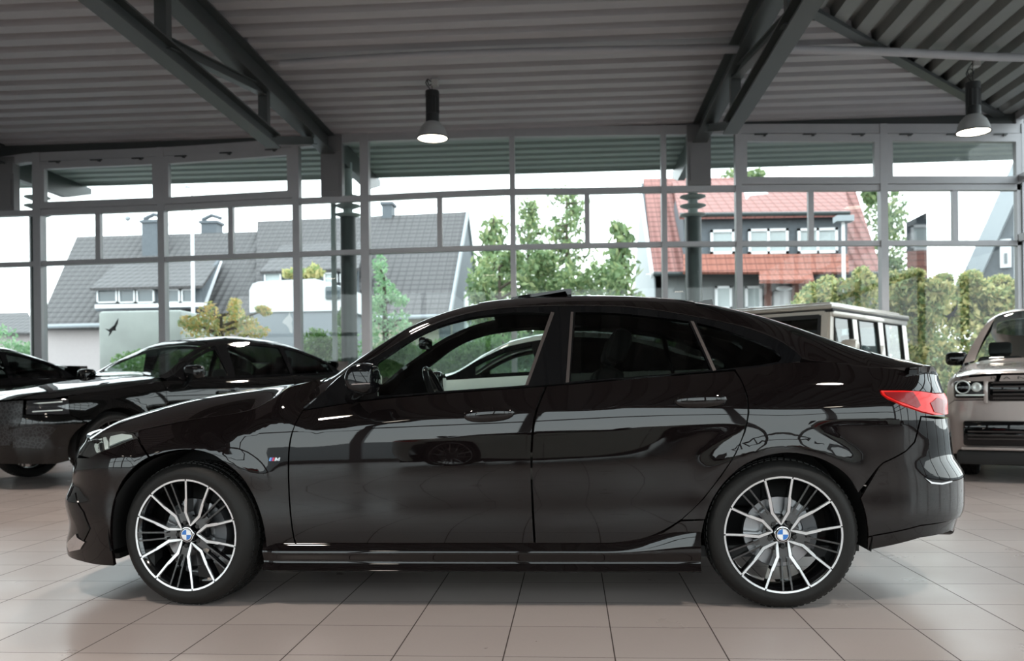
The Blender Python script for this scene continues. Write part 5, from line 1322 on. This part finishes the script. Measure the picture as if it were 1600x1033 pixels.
# ------------------------------------------------------------------ outside
rnd = random.Random(5)
M_ASPH = mat('asphalt', (.16,.16,.16), .9, noise=(.6,.25)); M_GRASS = mat('verge_grass', (.10,.15,.05), .95, noise=(2,.4))
mb = MB(); mb.add([(-90, YF+.05, -.03), (90, YF+.05, -.03), (90, 140, -.03), (-90, 140, -.03)], [(0,1,2,3)], 0, False)
mb.add([(-90, -80, -.03), (90, -80, -.03), (90, YB_-.05, -.03), (-90, YB_-.05, -.03)], [(0,1,2,3)], 0, False)
mb.add([(XR_+.1, YB_-.05, -.03), (90, YB_-.05, -.03), (90, YF+.05, -.03), (XR_+.1, YF+.05, -.03)], [(0,1,2,3)], 0, False)
mb.build('ground', M_ASPH, kind='structure', fixn=False)
# canopy over the glass front
mb = MB(); ribbed(mb, YF+.1, YF+2.9, lambda y: (XL_-2, XR_+1.5), .40, True, ZC-.02, 0, .06)
mb.box(XL_-2, XR_+1.5, YF+.1, YF+2.95, ZC+.10, ZC+.16); mb.box(XL_-2, XR_+1.5, YF+2.9, YF+2.98, ZC-.06, ZC+.2)
M_CAN = mat('canopy_deck', (.33,.37,.355), .6)
mb.build('canopy', M_CAN, kind='structure', fixn=False)
M_COL = mat('column_dark', (.035,.045,.045), .35); M_COLL = mat('column_pale', (.40,.45,.44), .5)
for px, lab in ((60,'dark round column outside the glass at the far left, with stacked discs at its top'),(545,'dark round column outside the glass left of the middle, with stacked discs at its top'),(1084,'dark round column outside the glass right of the middle, with stacked discs at its top')):
    yy = YF+.75; x = at(px, 450, yy).x; t = empty('column', (x, yy, 0), label=lab, cat='column', group='columns outside the glass')
    z0 = at(px, 330, yy).z
    mb = MB(); mb.lathe([(.15,0),(.15,z0-.12),(.0,z0-.12)], (x, yy, 0), 'z', 28); mb.build('shaft', M_COL, t, world=True)
    mb = MB(); mb.lathe([(.09,z0-.13),(.09,ZC-.3)], (x, yy, 0), 'z', 24); mb.box(x-.30, x-.22, yy-.1, yy-.02, 0, ZC-.3) if px == 545 else None
    mb.build('neck', M_COLL, t, world=True)
    for k in range(3):
        z = z0-.09+.165*k; mb = MB(); mb.lathe([(0,z-.02),(.12,z-.03),(.235,z+.015),(.235,z+.03),(.12,z+.05),(0,z+.05)], (x, yy, 0), 'z', 28); mb.build('disc', M_COLL, t, world=True)
    mb = MB()
    mb.prism([(YF+.1, ZC-.42), (YF+.1, ZC-.03), (YF+3.3, ZC-.03), (YF+3.3, ZC-.16), (YF+2.4, ZC-.42)], x-.5 if px == 60 else x-.07, x-.36 if px == 60 else x+.07, 'x'); mb.build('bracket', M_COL, t, world=True)

def roof_mat(name, c1, c2, pu=.30, pv=.34, ridge=.25):
    m, nt, b = nodes_mat(name); g = nt.nodes.new('ShaderNodeNewGeometry'); s = nt.nodes.new('ShaderNodeSeparateXYZ'); nt.links.new(g.outputs['Position'], s.inputs[0])
    u = mth(nt, 'FRACT', mth(nt, 'DIVIDE', s.outputs[0], pu)); v = mth(nt, 'FRACT', mth(nt, 'DIVIDE', s.outputs[2], pv))
    w = nt.nodes.new('ShaderNodeTexNoise'); w.inputs['Scale'].default_value = .8; nt.links.new(g.outputs['Position'], w.inputs['Vector'])
    lip_ = mth(nt, 'LESS_THAN', v, .2); gap = mth(nt, 'LESS_THAN', u, .16)
    f = mth(nt, 'MAXIMUM', lip_, mth(nt, 'MULTIPLY', gap, .6))
    c = mixc(nt, f, c1, c2); c = mixc(nt, mth(nt, 'MULTIPLY', w.outputs[0], .35), c, tuple(x*.8 for x in c1)); nt.links.new(c, b.inputs['Base Color'])
    b.inputs['Roughness'].default_value = .7
    bp = nt.nodes.new('ShaderNodeBump'); bp.inputs['Strength'].default_value = .5; bp.inputs['Distance'].default_value = .05
    nt.links.new(mth(nt, 'ADD', mth(nt, 'SINE', mth(nt, 'MULTIPLY', u, 6.283)), v), bp.inputs['Height']); nt.links.new(bp.outputs[0], b.inputs['Normal'])
    return m
M_RG = roof_mat('grey_roof_tiles', (.105,.10,.10), (.03,.028,.03), .34, .235)
M_RR = roof_mat('red_roof_tiles', (.34,.155,.135), (.14,.06,.05), .36, .26)
M_RO = roof_mat('orange_roof_tiles', (.37,.14,.10), (.15,.055,.04), .36, .26)
M_SLATE = mat('slate_cladding', (.11,.125,.14), .7, noise=(6,.2)); M_PINK = mat('pale_render', (.42,.38,.375), .9); M_CREAM = mat('cream_render', (.48,.45,.35), .9)
M_WHT = mat('white_paint', (.75,.76,.77), .5); M_WIN = mat('dark_window', (.10,.12,.13), .08, coat=.3); M_CURT = mat('net_curtain', (.42,.47,.47), .6)
M_LEAD = mat('grey_flashing', (.30,.33,.35), .5); M_BRICK = mat('brown_brick', (.20,.10,.08), .9, noise=(10,.3)); M_GREYW = mat('grey_render', (.17,.18,.18), .9)
def Q(mb, pts, mi=0, th=.12):
    'thick slab on four seen corners (px, py, Y)'
    P = [at(*p) for p in pts]; n = (P[1]-P[0]).cross(P[2]-P[0]).normalized()
    if n.dot(CAM-P[0]) < 0: n = -n
    k = len(P); vs = P+[p-n*th for p in P]
    mb.add(vs, [tuple(range(k)), tuple(range(2*k-1, k-1, -1))]+[(i, (i+1) % k, k+(i+1) % k, k+i) for i in range(k)], mi, False); return mb
def hwin(par, x0, x1, y0, y1, Y, split=0, glass_m=None):
    'white framed house window with panes'
    a = at(x0, y1, Y); b_ = at(x1, y0, Y); f = .10 if x0 > 900 else .05
    mb = MB(); mb.box(a.x, b_.x, Y-.10, Y+.02, a.z, a.z+f); mb.box(a.x, b_.x, Y-.10, Y+.02, b_.z-f, b_.z); mb.box(a.x, a.x+f, Y-.10, Y+.02, a.z, b_.z); mb.box(b_.x-f, b_.x, Y-.10, Y+.02, a.z, b_.z)
    for k in range(split):
        xm = a.x+(b_.x-a.x)*(k+1)/(split+1); mb.box(xm-f/2, xm+f/2, Y-.10, Y+.02, a.z, b_.z)
    w = mb.build('window_frame', M_WHT, par, world=True)
    g = MB(); g.box(a.x+f*.5, b_.x-f*.5, Y-.03, Y, a.z+f*.5, b_.z-f*.5); g.build('pane', glass_m or M_WIN, w, world=True)
# grey-roofed house on the left
def part(par, name, m_, *quads, th=.12):
    mb = MB()
    for q in quads: Q(mb, q, 0, th)
    return mb.build(name, m_, par, world=True)
c = at(400, 500, 33); hA = empty('house', (c.x, 33, 0), label='long dark-grey tiled house beyond the glass at left, with two dormers', cat='house')
part(hA, 'roof', M_RG, [(120,370,38),(402,362,38),(402,512,32),(58,512,32)])
part(hA, 'roof', M_RG, [(402,346,38.2),(731,331,38.2),(703,492,31.5),(398,512,31.5)])
a = at(731,332,38.2); b0 = at(703,492,31.5); xg = a.x
mb = MB(); mb.prism([(31.8, -.1), (31.8, b0.z), (38.2, a.z-.15), (44.6, b0.z), (44.6, -.1)], xg-.5, xg-.05, 'x'); mb.build('gable_wall', M_SLATE, hA, world=True)
mb = MB(); mb.beam((xg, 31.4, b0.z-.1), (xg, 38.2, a.z), .10, .3); mb.beam((xg, 38.2, a.z), (xg, 45, b0.z-.1), .10, .3); mb.build('barge_board', M_LEAD, hA, world=True)
for yy in (36.6, 39.2):
    mb = MB(); mb.box(xg-.06, xg+.02, yy, yy+1.2, b0.z-.7, b0.z+1.5); mb.build('gable_window', M_WHT, hA, world=True)
part(hA, 'wall', M_PINK, [(60,508,32.4),(402,508,32.4),(402,620,32.4),(60,620,32.4)])
part(hA, 'wall', M_CREAM, [(398,508,32.1),(706,489,32.1),(706,620,32.1),(398,620,32.1)])
mb = MB(); p = at(60,511,31.9); q = at(703,494,31.4); mb.tube([(p.x, 31.8, p.z), (q.x, 31.4, q.z)], .09, 8); mb.build('gutter', M_LEAD, hA, world=True)
part(hA, 'dormer_roof', M_RG, [(186,408,35.6),(344,404,35.6),(316,446,31.2),(140,450,31.2)])
part(hA, 'dormer_wall', M_SLATE, [(150,448,31.6),(316,445,31.6),(316,482,31.6),(150,486,31.6)]); part(hA, 'dormer_cheek', M_SLATE, [(316,446,31.5),(344,405,35.4),(344,420,35.4),(318,480,31.7)])
part(hA, 'verge_strip', M_WHT, [(316,480,31.5),(344,408,35.3),(347,408,35.3),(321,480,31.4)], th=.05); part(hA, 'sill_band', M_WHT, [(148,476,31.2),(318,473,31.2),(318,479,31.2),(148,482,31.2)])
for x0, x1 in ((153,184),(187,212),(215,242),(262,282),(285,303)): hwin(hA, x0, x1, 452, 474, 31.5)
part(hA, 'dormer_roof', M_RG, [(440,383,35.8),(572,378,35.8),(560,419,31.0),(406,424,31.0)]); part(hA, 'dormer_wall', M_SLATE, [(410,423,31.3),(560,418,31.3),(560,470,31.3),(410,475,31.3)])
for x0, x1 in ((414,440),(507,528),(532,556)): hwin(hA, x0, x1, 426, 444, 31.2, glass_m=M_CURT)
for x0, x1, y0, y1, Y in ((222,248,346,398,36.5),(314,338,347,363,38.5),(597,612,318,351,38)):
    a = at(x0, y1, Y); b_ = at(x1, y0, Y); mb = MB(); mb.box(a.x, b_.x, Y, Y+.8, a.z-.5, b_.z); mb.box(a.x-.08, b_.x+.08, Y-.08, Y+.88, b_.z-.05, b_.z+.08)
    mb.tube([((a.x+b_.x)/2-.5, Y+.4, b_.z+.2), ((a.x+b_.x)/2, Y+.4, b_.z+.42), ((a.x+b_.x)/2+.5, Y+.4, b_.z+.25)], .1, 6) if x0 < 500 else None
    mb.build('chimney', M_SLATE, hA, world=True)
mb = MB(); a = at(206, 367, 37); mb.tube([a, a+Vector((0,0,.9))], .02, 6); mb.tube([a+Vector((-.2,0,.75)), a+Vector((.12,0,.85))], .02, 6); mb.sphere(a+Vector((-.2,0,.8)), .14, 8, 5); mb.build('aerial', M_LEAD, hA, world=True)
# red-roofed house
c = at(1200, 500, 30); hB = empty('house', (c.x, 32, 0), label='red-tiled house beyond the glass with grey dormer and white windows', cat='house')
part(hB, 'roof', M_RR, [(1005,279,36),(1330,276,36),(1379,426,30),(1021,426,30)])
e = at(1021,426,30); r_ = at(1005,279,36)
mb = MB(); mb.prism([(30.4, -.1), (30.4, e.z), (36, r_.z-.2), (41.6, e.z), (41.6, -.1)], e.x+.05, e.x+.5, 'x'); mb.build('gable_wall', M_LEAD, hB, world=True)
mb = MB(); mb.beam((e.x-.05, 30, e.z-.12), (e.x-.05, 36, r_.z-.05), .10, .28); mb.build('barge_board', M_WHT, hB, world=True)
part(hB, 'wall', M_GREYW, [(1024,426,30.4),(1378,426,30.4),(1378,640,30.4),(1024,640,30.4)])
part(hB, 'dormer_roof', M_RR, [(1050,283,35.4),(1318,281,35.4),(1328,334,29.4),(1062,338,29.4)])
part(hB, 'dormer_wall', M_SLATE, [(1068,335,29.9),(1324,332,29.9),(1324,399,29.9),(1068,399,29.9)]); part(hB, 'dormer_cheek', M_SLATE, [(1068,335,29.9),(1068,399,29.9),(1052,330,34),(1055,310,34)])
mb = MB(); a = at(1062,336,29.4); b_ = at(1328,333,29.4); mb.tube([a, b_], .08, 8); a = at(1021,428,29.9); b_ = at(1379,428,29.9); mb.tube([a, b_], .09, 8); mb.build('gutter', M_COL, hB, world=True)
part(hB, 'lower_roof', M_RO, [(1068,397,29.7),(1325,397,29.7),(1327,425,29.1),(1068,425,29.1)])
part(hB, 'porch_roof', M_RO, [(1186,419,29.4),(1268,419,29.4),(1272,438,28.0),(1187,438,28.0)])
part(hB, 'porch_wall', M_BRICK, [(1195,438,30.0),(1206,438,30.0),(1206,640,30.0),(1195,640,30.0)]); part(hB, 'porch_wall', M_BRICK, [(1238,438,30.0),(1262,438,30.0),(1262,640,30.0),(1238,640,30.0)])
part(hB, 'front_door', M_WHT, [(1209,455,30.2),(1236,455,30.2),(1236,640,30.2),(1209,640,30.2)]); mb = MB(); p = at(1225,451,29.5); mb.sphere(p, .2, sc=(1.5,.5,.5)); mb.build('porch_light', M_WHT, hB, world=True)
hwin(hB, 1110,1147,359,398,29.8,0,M_CURT); hwin(hB, 1169,1231,357,398,29.8,1,M_CURT); hwin(hB, 1246,1308,356,397,29.8,1,M_CURT)
hwin(hB, 1117,1143,447,484,30.3,0,M_CURT); hwin(hB, 1164,1190,447,484,30.3,0,M_CURT)
part(hB, 'skylight', M_WHT, [(1162,299,33.2),(1198,299,33.2),(1205,312,31.8),(1166,312,31.8)], th=.3)
# slate-clad gable on the right
c = at(1600, 430, 25); hC = empty('house', (c.x+2, 27, 0), label='blue-grey slate-clad gable house at the right edge beyond the glass', cat='house')
al = math.radians(-32); dF = Vector((math.cos(al), math.sin(al), 0)); dD = Vector((-math.sin(al), math.cos(al), 0)); P0 = at(1521, 432, 25)
def onC(px, py, off=0):
    'point of the gable plane'
    d = ray(px, py); t = ((P0-dD*off-CAM).dot(dD))/d.dot(dD); return CAM+d*t
apx = onC(1612, 232); la = (apx-P0).dot(dF); MC = Matrix(((dF.x, dD.x, 0, P0.x), (dF.y, dD.y, 0, P0.y), (0, 0, 1, 0), (0, 0, 0, 1)))
sl = (apx.z-P0.z)/la; la = 4.2; za = P0.z+sl*la
mb = MB(); mb.prism([(0, -.1), (0, P0.z), (la, za), (2*la, P0.z), (2*la, -.1)], 0, 8, M=MC); mb.build('gable_wall', M_SLATE, hC, world=True)
mb = MB(); mb.beam(MC @ Vector((-.4, -.2, P0.z-.4*sl)), MC @ Vector((la, -.2, za+.1)), .5, .28, up=tuple(dD)); mb.beam(MC @ Vector((la, -.2, za+.1)), MC @ Vector((2*la+.4, -.2, P0.z-.4*sl)), .5, .28, up=tuple(dD)); mb.build('barge_board', M_LEAD, hC, world=True)
mb = MB()
for s0, s1 in ((0, la), (2*la, la)): mb.prism([(s0+(-.5 if s0 < la else .5), P0.z-.5*sl), (s1, za), (s1, za+.15), (s0+(-.5 if s0 < la else .5), P0.z-.5*sl+.15)], .1, 8.2, M=MC)
mb.build('roof', M_RG, hC, world=True)
a = onC(1563, 419, .05); b_ = onC(1580, 373, .05); mb = MB(); ua = (a-P0).dot(dF); ub = (b_-P0).dot(dF)
mb.prism([(ua, a.z), (ub, a.z), (ub, b_.z), (ua, b_.z)], -.12, .02, M=MC); w_ = mb.build('window_frame', M_WHT, hC, world=True)
mb = MB(); mb.prism([(ua+.12, a.z+.12), (ub-.1, a.z+.12), (ub-.1, (a.z+b_.z)/2), (ua+.12, (a.z+b_.z)/2)], -.15, -.1, M=MC); mb.build('pane', M_WIN, w_, world=True)
# far houses at the left edge
c = at(30, 500, 45); hD = empty('house', (c.x, 46, 0), label='small distant grey roof low at the left edge, beyond the column', cat='house')
part(hD, 'roof', M_RG, [(-40,490,48),(44,488,48),(58,520,44),(-40,520,44)]); part(hD, 'wall', M_PINK, [(-40,518,44.5),(56,518,44.5),(56,600,44.5),(-40,600,44.5)])
# camper, trailer, sign and street lamps
def rbox(px0, px1, py0, py1, Y, dep):
    a = at(px0, py1, Y); b_ = at(px1, py0, Y); return a.x, b_.x, Y, Y+dep, a.z, b_.z
x0, x1, y0, y1, z0, z1 = rbox(390, 545, 437, 488, 21, 2.2)
t = empty('camper_van', ((x0+x1)/2, 22, 0), label='white camper body with rounded front corner behind the bushes', cat='camper')
M_CAMP = mat('camper_white', (.80,.81,.82), .35); mb = MB()
pr = [(x0, z0), (x0, z1-.25), (x0+.1, z1-.06), (x0+.3, z1), (x1-1.0, z1+.05), (x1, z1-.25), (x1, z0)]
mb.prism(pr, y0, y1); mb.build('body', M_CAMP, t, world=True)
mb = MB(); a = at(508, 468, 20.95); b_ = at(532, 447, 20.95); mb.bbox(a.x, b_.x, 20.93, 21.02, a.z, b_.z, .04); mb.build('window', M_WIN, t, world=True)
mb = MB(); mb.box(x0+.1, x1-.1, y0+.05, y1-.05, .45, z0); mb.build('lower_body', mat('camper_grey', (.25,.27,.29), .5), t, world=True)
for xx in (x0+.7, x1-.8):
    mb = MB(); mb.lathe([(0,0),(.33,0),(.35,.05),(.35,.2),(0,.2)], (xx, y0, .33), 'y', 24); mb.build('wheel', M_RUB if 'M_RUB' in globals() else M_COL, t, world=True)
x0, x1, y0, y1, z0, z1 = rbox(154, 284, 484, 580, 18, 2.4)
t = empty('trailer', ((x0+x1)/2, 19, 0), label='pale algae-stained box trailer standing left of the yellow bush', cat='trailer')
mb = MB(); mb.bbox(x0, x1, y0, y1, .5, z1, .08); mb.build('body', mat('stained_white', (.36,.38,.355), .7, noise=(1.2,.35)), t, world=True)
for xx in (x0+.5, x1-.5):
    mb = MB(); mb.lathe([(0,0),(.25,0),(.27,.05),(.27,.2),(0,.2)], (xx, y0, .24), 'y', 24); mb.build('wheel', M_COL, t, world=True)
mb = MB(); mb.box(x0+.2, x1-.2, y0+.2, y1-.2, .3, .5); mb.build('chassis', M_COL, t, world=True)
def lamp_post(px, Y, top, lab, head):
    x = at(px, 400, Y).x; z = at(px, top, Y).z; t = empty('street_lamp', (x, Y, 0), label=lab, cat='street lamp', group='street lamps outside')
    mb = MB(); mb.lathe([(.07,0),(.06,z*.5),(.045,z)], (x, Y, 0), 'z', 12); mb.build('post', M_WHT, t, world=True)
    mb = MB()
    if head: mb.prism([(x-.22,z), (x-.17,z-.0), (x+.17,z), (x+.24,z), (x+.24,z+.16), (x-.22,z+.16)], Y-.2, Y+.2)
    else: mb.tube([(x, Y, z-.02), (x-.14, Y, z+.03), (x-.22, Y, z+.02)], .035, 8)
    mb.build('lamp_head', M_LEAD, t, world=True)
lamp_post(301, 23, 293, 'thin white street lamp in front of the grey roof', False)
lamp_post(1318, 21, 347, 'pale post with grey box lamp head before the red house', True)
lamp_post(1588, 20, 290, 'pale thin post in front of the slate gable', False)
a = at(1416, 348, 24); b_ = at(1448, 338, 22.4)
t = empty('sign_pylon', ((a.x+b_.x)/2, 23.2, 0), label='tall dark glossy sign pylon above the yellow bushes', cat='sign')
mb = MB(); A_ = [(a.x, 24), (b_.x, 22.4), (b_.x+.10, 22.7), (a.x+.3, 24.3)]; h = max(a.z, b_.z)
mb.prism(A_, .0, h, 'z'); mb.build('slab', mat('pylon_black', (.012,.015,.018), .08, coat=1), t, world=True)
# ------------------------------------------------------------------ planting
def leaf_mat(name, cols):
    m, nt, b = nodes_mat(name); g = nt.nodes.new('ShaderNodeNewGeometry'); r = nt.nodes.new('ShaderNodeValToRGB')
    nt.links.new(g.outputs['Random Per Island'], r.inputs[0]); el = r.color_ramp.elements
    while len(el) < len(cols): el.new(.5)
    for i, c in enumerate(cols): el[i].position = i/(len(cols)-1); el[i].color = (*c, 1)
    nt.links.new(r.outputs[0], b.inputs['Base Color']); b.inputs['Roughness'].default_value = .6
    b.inputs['Subsurface Weight'].default_value = 0
    tr = nt.nodes.new('ShaderNodeBsdfTranslucent'); nt.links.new(r.outputs[0], tr.inputs[0]); mx = nt.nodes.new('ShaderNodeMixShader'); mx.inputs[0].default_value = .35
    out = nt.nodes['Material Output']; nt.links.new(b.outputs[0], mx.inputs[1]); nt.links.new(tr.outputs[0], mx.inputs[2]); nt.links.new(mx.outputs[0], out.inputs[0])
    return m
L_CON = leaf_mat('conifer_leaf', [(.10,.17,.08),(.18,.27,.12),(.28,.38,.18),(.38,.43,.20)])
L_GRN = leaf_mat('green_leaf', [(.12,.22,.08),(.22,.38,.14),(.36,.54,.22)])
L_YEL = leaf_mat('autumn_leaf', [(.10,.17,.06),(.26,.34,.14),(.52,.52,.22),(.66,.56,.26),(.36,.42,.19)])
L_ORG = leaf_mat('orange_leaf', [(.26,.40,.16),(.62,.56,.20),(.78,.52,.22),(.34,.50,.28)])
L_PALE = leaf_mat('pale_green_leaf', [(.20,.38,.20),(.34,.54,.32),(.46,.64,.38)])
M_BARK = mat('bark', (.10,.08,.06), .9, noise=(6,.4))
def leaves(mb, blobs, n, s, flat_=.0):
    for _ in range(n):
        c, r = rnd.choice(blobs)
        while True:
            d = Vector((rnd.uniform(-1,1), rnd.uniform(-1,1), rnd.uniform(-1,1)))
            if .15 < d.length <= 1: break
        p = Vector((c[0]+d.x*r[0], c[1]+d.y*r[1], c[2]+d.z*r[2])); k = s*rnd.uniform(.6, 1.4)
        a = Vector((rnd.gauss(0,1), rnd.gauss(0,1), rnd.gauss(0,1)*(1-flat_))).normalized(); b_ = a.cross(Vector((rnd.gauss(0,1), rnd.gauss(0,1), rnd.gauss(0,1)))).normalized()
        mb.add([p-a*k, p-b_*k*.45, p+a*k, p+b_*k*.45], [(0,1,2,3)], 0, False)
def tree(name, lab, cat, px, Y, blobs_px, n, s, lm, group, trunk=True, tz=None):
    'blobs_px: (px, py, radius x in px, radius y in px)'
    x = at(px, 450, Y).x; t = empty(name, (x, Y, 0), label=lab, cat=cat, group=group)
    bl = []
    for (bx, by, rx, ry) in blobs_px:
        c = at(bx, by, Y+rnd.uniform(-.6,.6)); k = (Y-CAM.y)/F_PX; bl.append(((c.x, c.y, c.z), (rx*k, max(.5, (rx+ry)/2*k*.8), ry*k)))
    mb = MB(); leaves(mb, bl, n, s); mb.build('foliage', lm, t, world=True, fixn=False)
    if trunk:
        mb = MB(); top = max(b[0][2] for b in bl)*.95; mb.tube([(x, Y, -.03), (x+.03, Y, top*.5), (x, Y, top)], [.14,.09,.03], 8)
        for c, r in bl:
            z = max(.4, c[2]-abs(c[0]-x)*.5); mb.tube([(x, Y, min(z, top)), c], [.045,.015], 6)
        mb.build('trunk', M_BARK, t, world=True)
def conifer(px, py_top, py_bot, w, Y, lab):
    x = at(px, 400, Y).x; zt = at(px, py_top, Y).z; k = (Y-CAM.y)/F_PX
    t = empty('conifer', (x, Y, 0), label=lab, cat='tree', group='loose conifers between the houses')
    mb = MB(); mb.tube([(x, Y, 0), (x, Y, zt*.6), (x, Y, zt)], [.2,.12,.02], 8); fo = MB()
    z = .6
    while z < zt-.15:
        f = (zt-z)/zt; L = w*k*(.25+.9*f**.8)*rnd.uniform(.7,1.15)
        for q in range(5):
            a = rnd.uniform(0, 2*PI); tip = Vector((x+L*math.cos(a), Y+L*math.sin(a), z+L*rnd.uniform(-.05,.35))); b0_ = Vector((x, Y, z))
            mb.tube([b0_, b0_.lerp(tip, .6)+Vector((0,0,-.06*L)), tip], [.03,.02,.008], 5)
            for _ in range(int(14+30*f)):
                s_ = rnd.uniform(.15, 1.05); p = b0_.lerp(tip, s_)+Vector((rnd.gauss(0,.10),rnd.gauss(0,.10),rnd.gauss(-.10,.13)))
                a_ = Vector((rnd.gauss(0,.5), rnd.gauss(0,.5), -abs(rnd.gauss(.7,.4)))).normalized(); c_ = a_.cross(Vector((rnd.gauss(0,1), rnd.gauss(0,1), 0))).normalized(); h_ = rnd.uniform(.10,.24)
                fo.add([p-a_*h_, p-c_*.06, p+a_*h_, p+c_*.06], [(0,1,2,3)], 0, False)
        z += .33
    mb.build('trunk', M_BARK, t, world=True); fo.build('foliage', L_CON, t, world=True, fixn=False)
conifer(886, 300, 470, 78, 37, 'tallest loose conifer in the gap between the houses')
conifer(826, 312, 470, 55, 43, 'slim conifer just left of the tallest one')
conifer(966, 340, 470, 50, 25, 'conifer just left of the red-roofed house')
conifer(772, 330, 470, 50, 29, 'sparse conifer right of the grey gable')
G_ = 'bushes and trees outside the glass'
tree('tree', 'rounded green tree low between the conifers and the grey gable', 'tree', 780, 21, [(780,430,45,40),(830,440,40,30),(750,450,25,30),(940,435,40,28),(880,445,46,24),(800,405,20,20),(850,410,22,20)], 2800, .10, L_CON, G_)
tree('tree', 'loose leafy tree right of the red house', 'tree', 1375, 38, [(1385,330,32,40),(1365,300,20,20),(1392,390,25,50),(1395,430,18,30)], 2600, .13, L_CON, G_)
tree('tree', 'treetop showing over the red ridge', 'tree', 1165, 50, [(1150,274,24,10),(1182,272,14,8)], 420, .14, L_CON, G_)
tree('tree', 'slender pale green tree behind the front pillar of the black car', 'tree', 600, 16.4, [(594,420,9,26),(603,455,18,18),(590,475,12,14),(622,468,16,12),(590,505,26,20),(625,505,20,24),(600,540,36,26),(575,540,26,22)], 1500, .06, L_PALE, G_)
tree('tree', 'yellow-leaved treetop over the white camper', 'tree', 480, 25, [(470,430,20,10),(492,425,14,10),(455,428,12,7)], 420, .12, L_YEL, G_)
tree('shrub', 'orange-tipped shrub behind the dark roof of the SUV', 'bush', 345, 15, [(300,505,16,12),(327,492,10,22),(345,505,22,14),(368,488,8,24),(385,505,16,12),(325,518,44,12),(395,518,28,10),(412,485,5,8)], 1900, .055, L_ORG, G_)
tree('shrub', 'green shrub by the dark column left of the middle', 'bush', 515, 13.3, [(495,540,24,28),(530,545,28,36),(480,555,20,14),(540,500,10,20)], 2400, .06, L_GRN, G_, False)
tree('shrub', 'low green planting seen through the windscreen of the SUV', 'bush', 240, 15.6, [(220,565,50,20),(270,570,50,22),(330,560,50,22),(380,565,50,25),(415,565,30,22)], 3600, .06, L_GRN, G_, False)
tree('shrub', 'sparse planting at the far left edge', 'bush', 20, 15, [(5,530,16,24),(30,545,18,14),(45,550,12,10)], 500, .06, L_PALE, G_, False)
tree('hedge', 'green hedge seen through the side windows of the black car', 'hedge', 720, 14.2, [(620,560,50,30),(700,560,60,32),(780,555,60,34),(860,555,60,34),(940,560,60,32),(1020,560,60,30)], 9000, .07, L_GRN, G_, False)
tree('shrub', 'big yellow-green shrub left of the pale off-roader roof corner post', 'bush', 1300, 18, [(1270,470,30,18),(1310,455,30,20),(1350,445,24,18),(1355,480,34,24),(1300,490,50,26),(1250,490,30,20),(1345,428,8,10),(1290,440,10,8),(1268,452,10,8)], 4200, .075, L_YEL, G_)
tree('shrub', 'large yellow-green shrub under the dark pylon', 'bush', 1440, 15.5, [(1410,470,30,36),(1440,490,40,40),(1425,540,36,50),(1460,560,34,40),(1400,450,22,20),(1455,455,30,18),(1425,432,12,10),(1388,438,10,12),(1470,440,9,10),(1450,600,50,20)], 12000, .08, L_YEL, G_)
tree('shrub', 'large yellow-green shrub at the right edge under the slate gable', 'bush', 1540, 18.2, [(1500,480,40,36),(1540,470,40,34),(1580,480,40,36),(1520,530,50,44),(1570,530,50,44),(1610,500,40,50),(1530,455,16,14),(1515,437,10,12),(1560,442,12,10),(1592,448,12,10),(1600,580,50,30),(1500,580,40,30)], 14000, .085, L_YEL, G_)
for px, py, lab, m_ in ((176,514,'dark flying-bird sticker on the glass above the black SUV', 0), (1486,492,'dark flying-bird sticker on the glass before the yellow shrub', 0)):
    k = (YF-CAM.y)/F_PX; c = at(px, py, YF-.02)
    sh = [(-13,-1),(-6,1),(-1,-3),(3,-6),(7,-13),(10,-17),(9,-9),(5,-1),(6,3),(0,3),(-3,8),(-7,12),(-5,5),(-8,3)]
    mb = MB(); mb.prism([(c.x+a*k*1.0, c.z-b_*k) for a, b_ in sh], YF-.024, YF-.02); tag(mb.build('bird_sticker', mat('sticker_dark', (.06,.065,.07), .6)), lab, 'sticker', 'bird stickers on the glass')
M_STK = bpy.data.materials.new('sticker_white_film'); M_STK.use_nodes = True; _t = M_STK.node_tree; _tr = _t.nodes.new('ShaderNodeBsdfTransparent'); _tl = _t.nodes.new('ShaderNodeBsdfTranslucent'); _m = _t.nodes.new('ShaderNodeMixShader')
_tl.inputs[0].default_value = (.9,.9,.9,1); _m.inputs[0].default_value = .6; _t.links.new(_tr.outputs[0], _m.inputs[1]); _t.links.new(_tl.outputs[0], _m.inputs[2]); _t.links.new(_m.outputs[0], _t.nodes['Material Output'].inputs[0])
c = at(449, 512, YF-.02); k = .8*(YF-CAM.y)/F_PX
mb = MB(); mb.prism([(c.x+a*k, c.z-b_*k) for a, b_ in [(-8,-14),(-3,-20),(2,-24),(5,-31),(7,-24),(11,-16),(9,-8),(11,2),(10,12),(5,9),(2,0),(-3,-6),(-7,-8),(-10,-10)]], YF-.021, YF-.02)
tag(mb.build('animal_sticker', M_STK), 'white animal-head sticker on the glass left of the dark column', 'sticker')
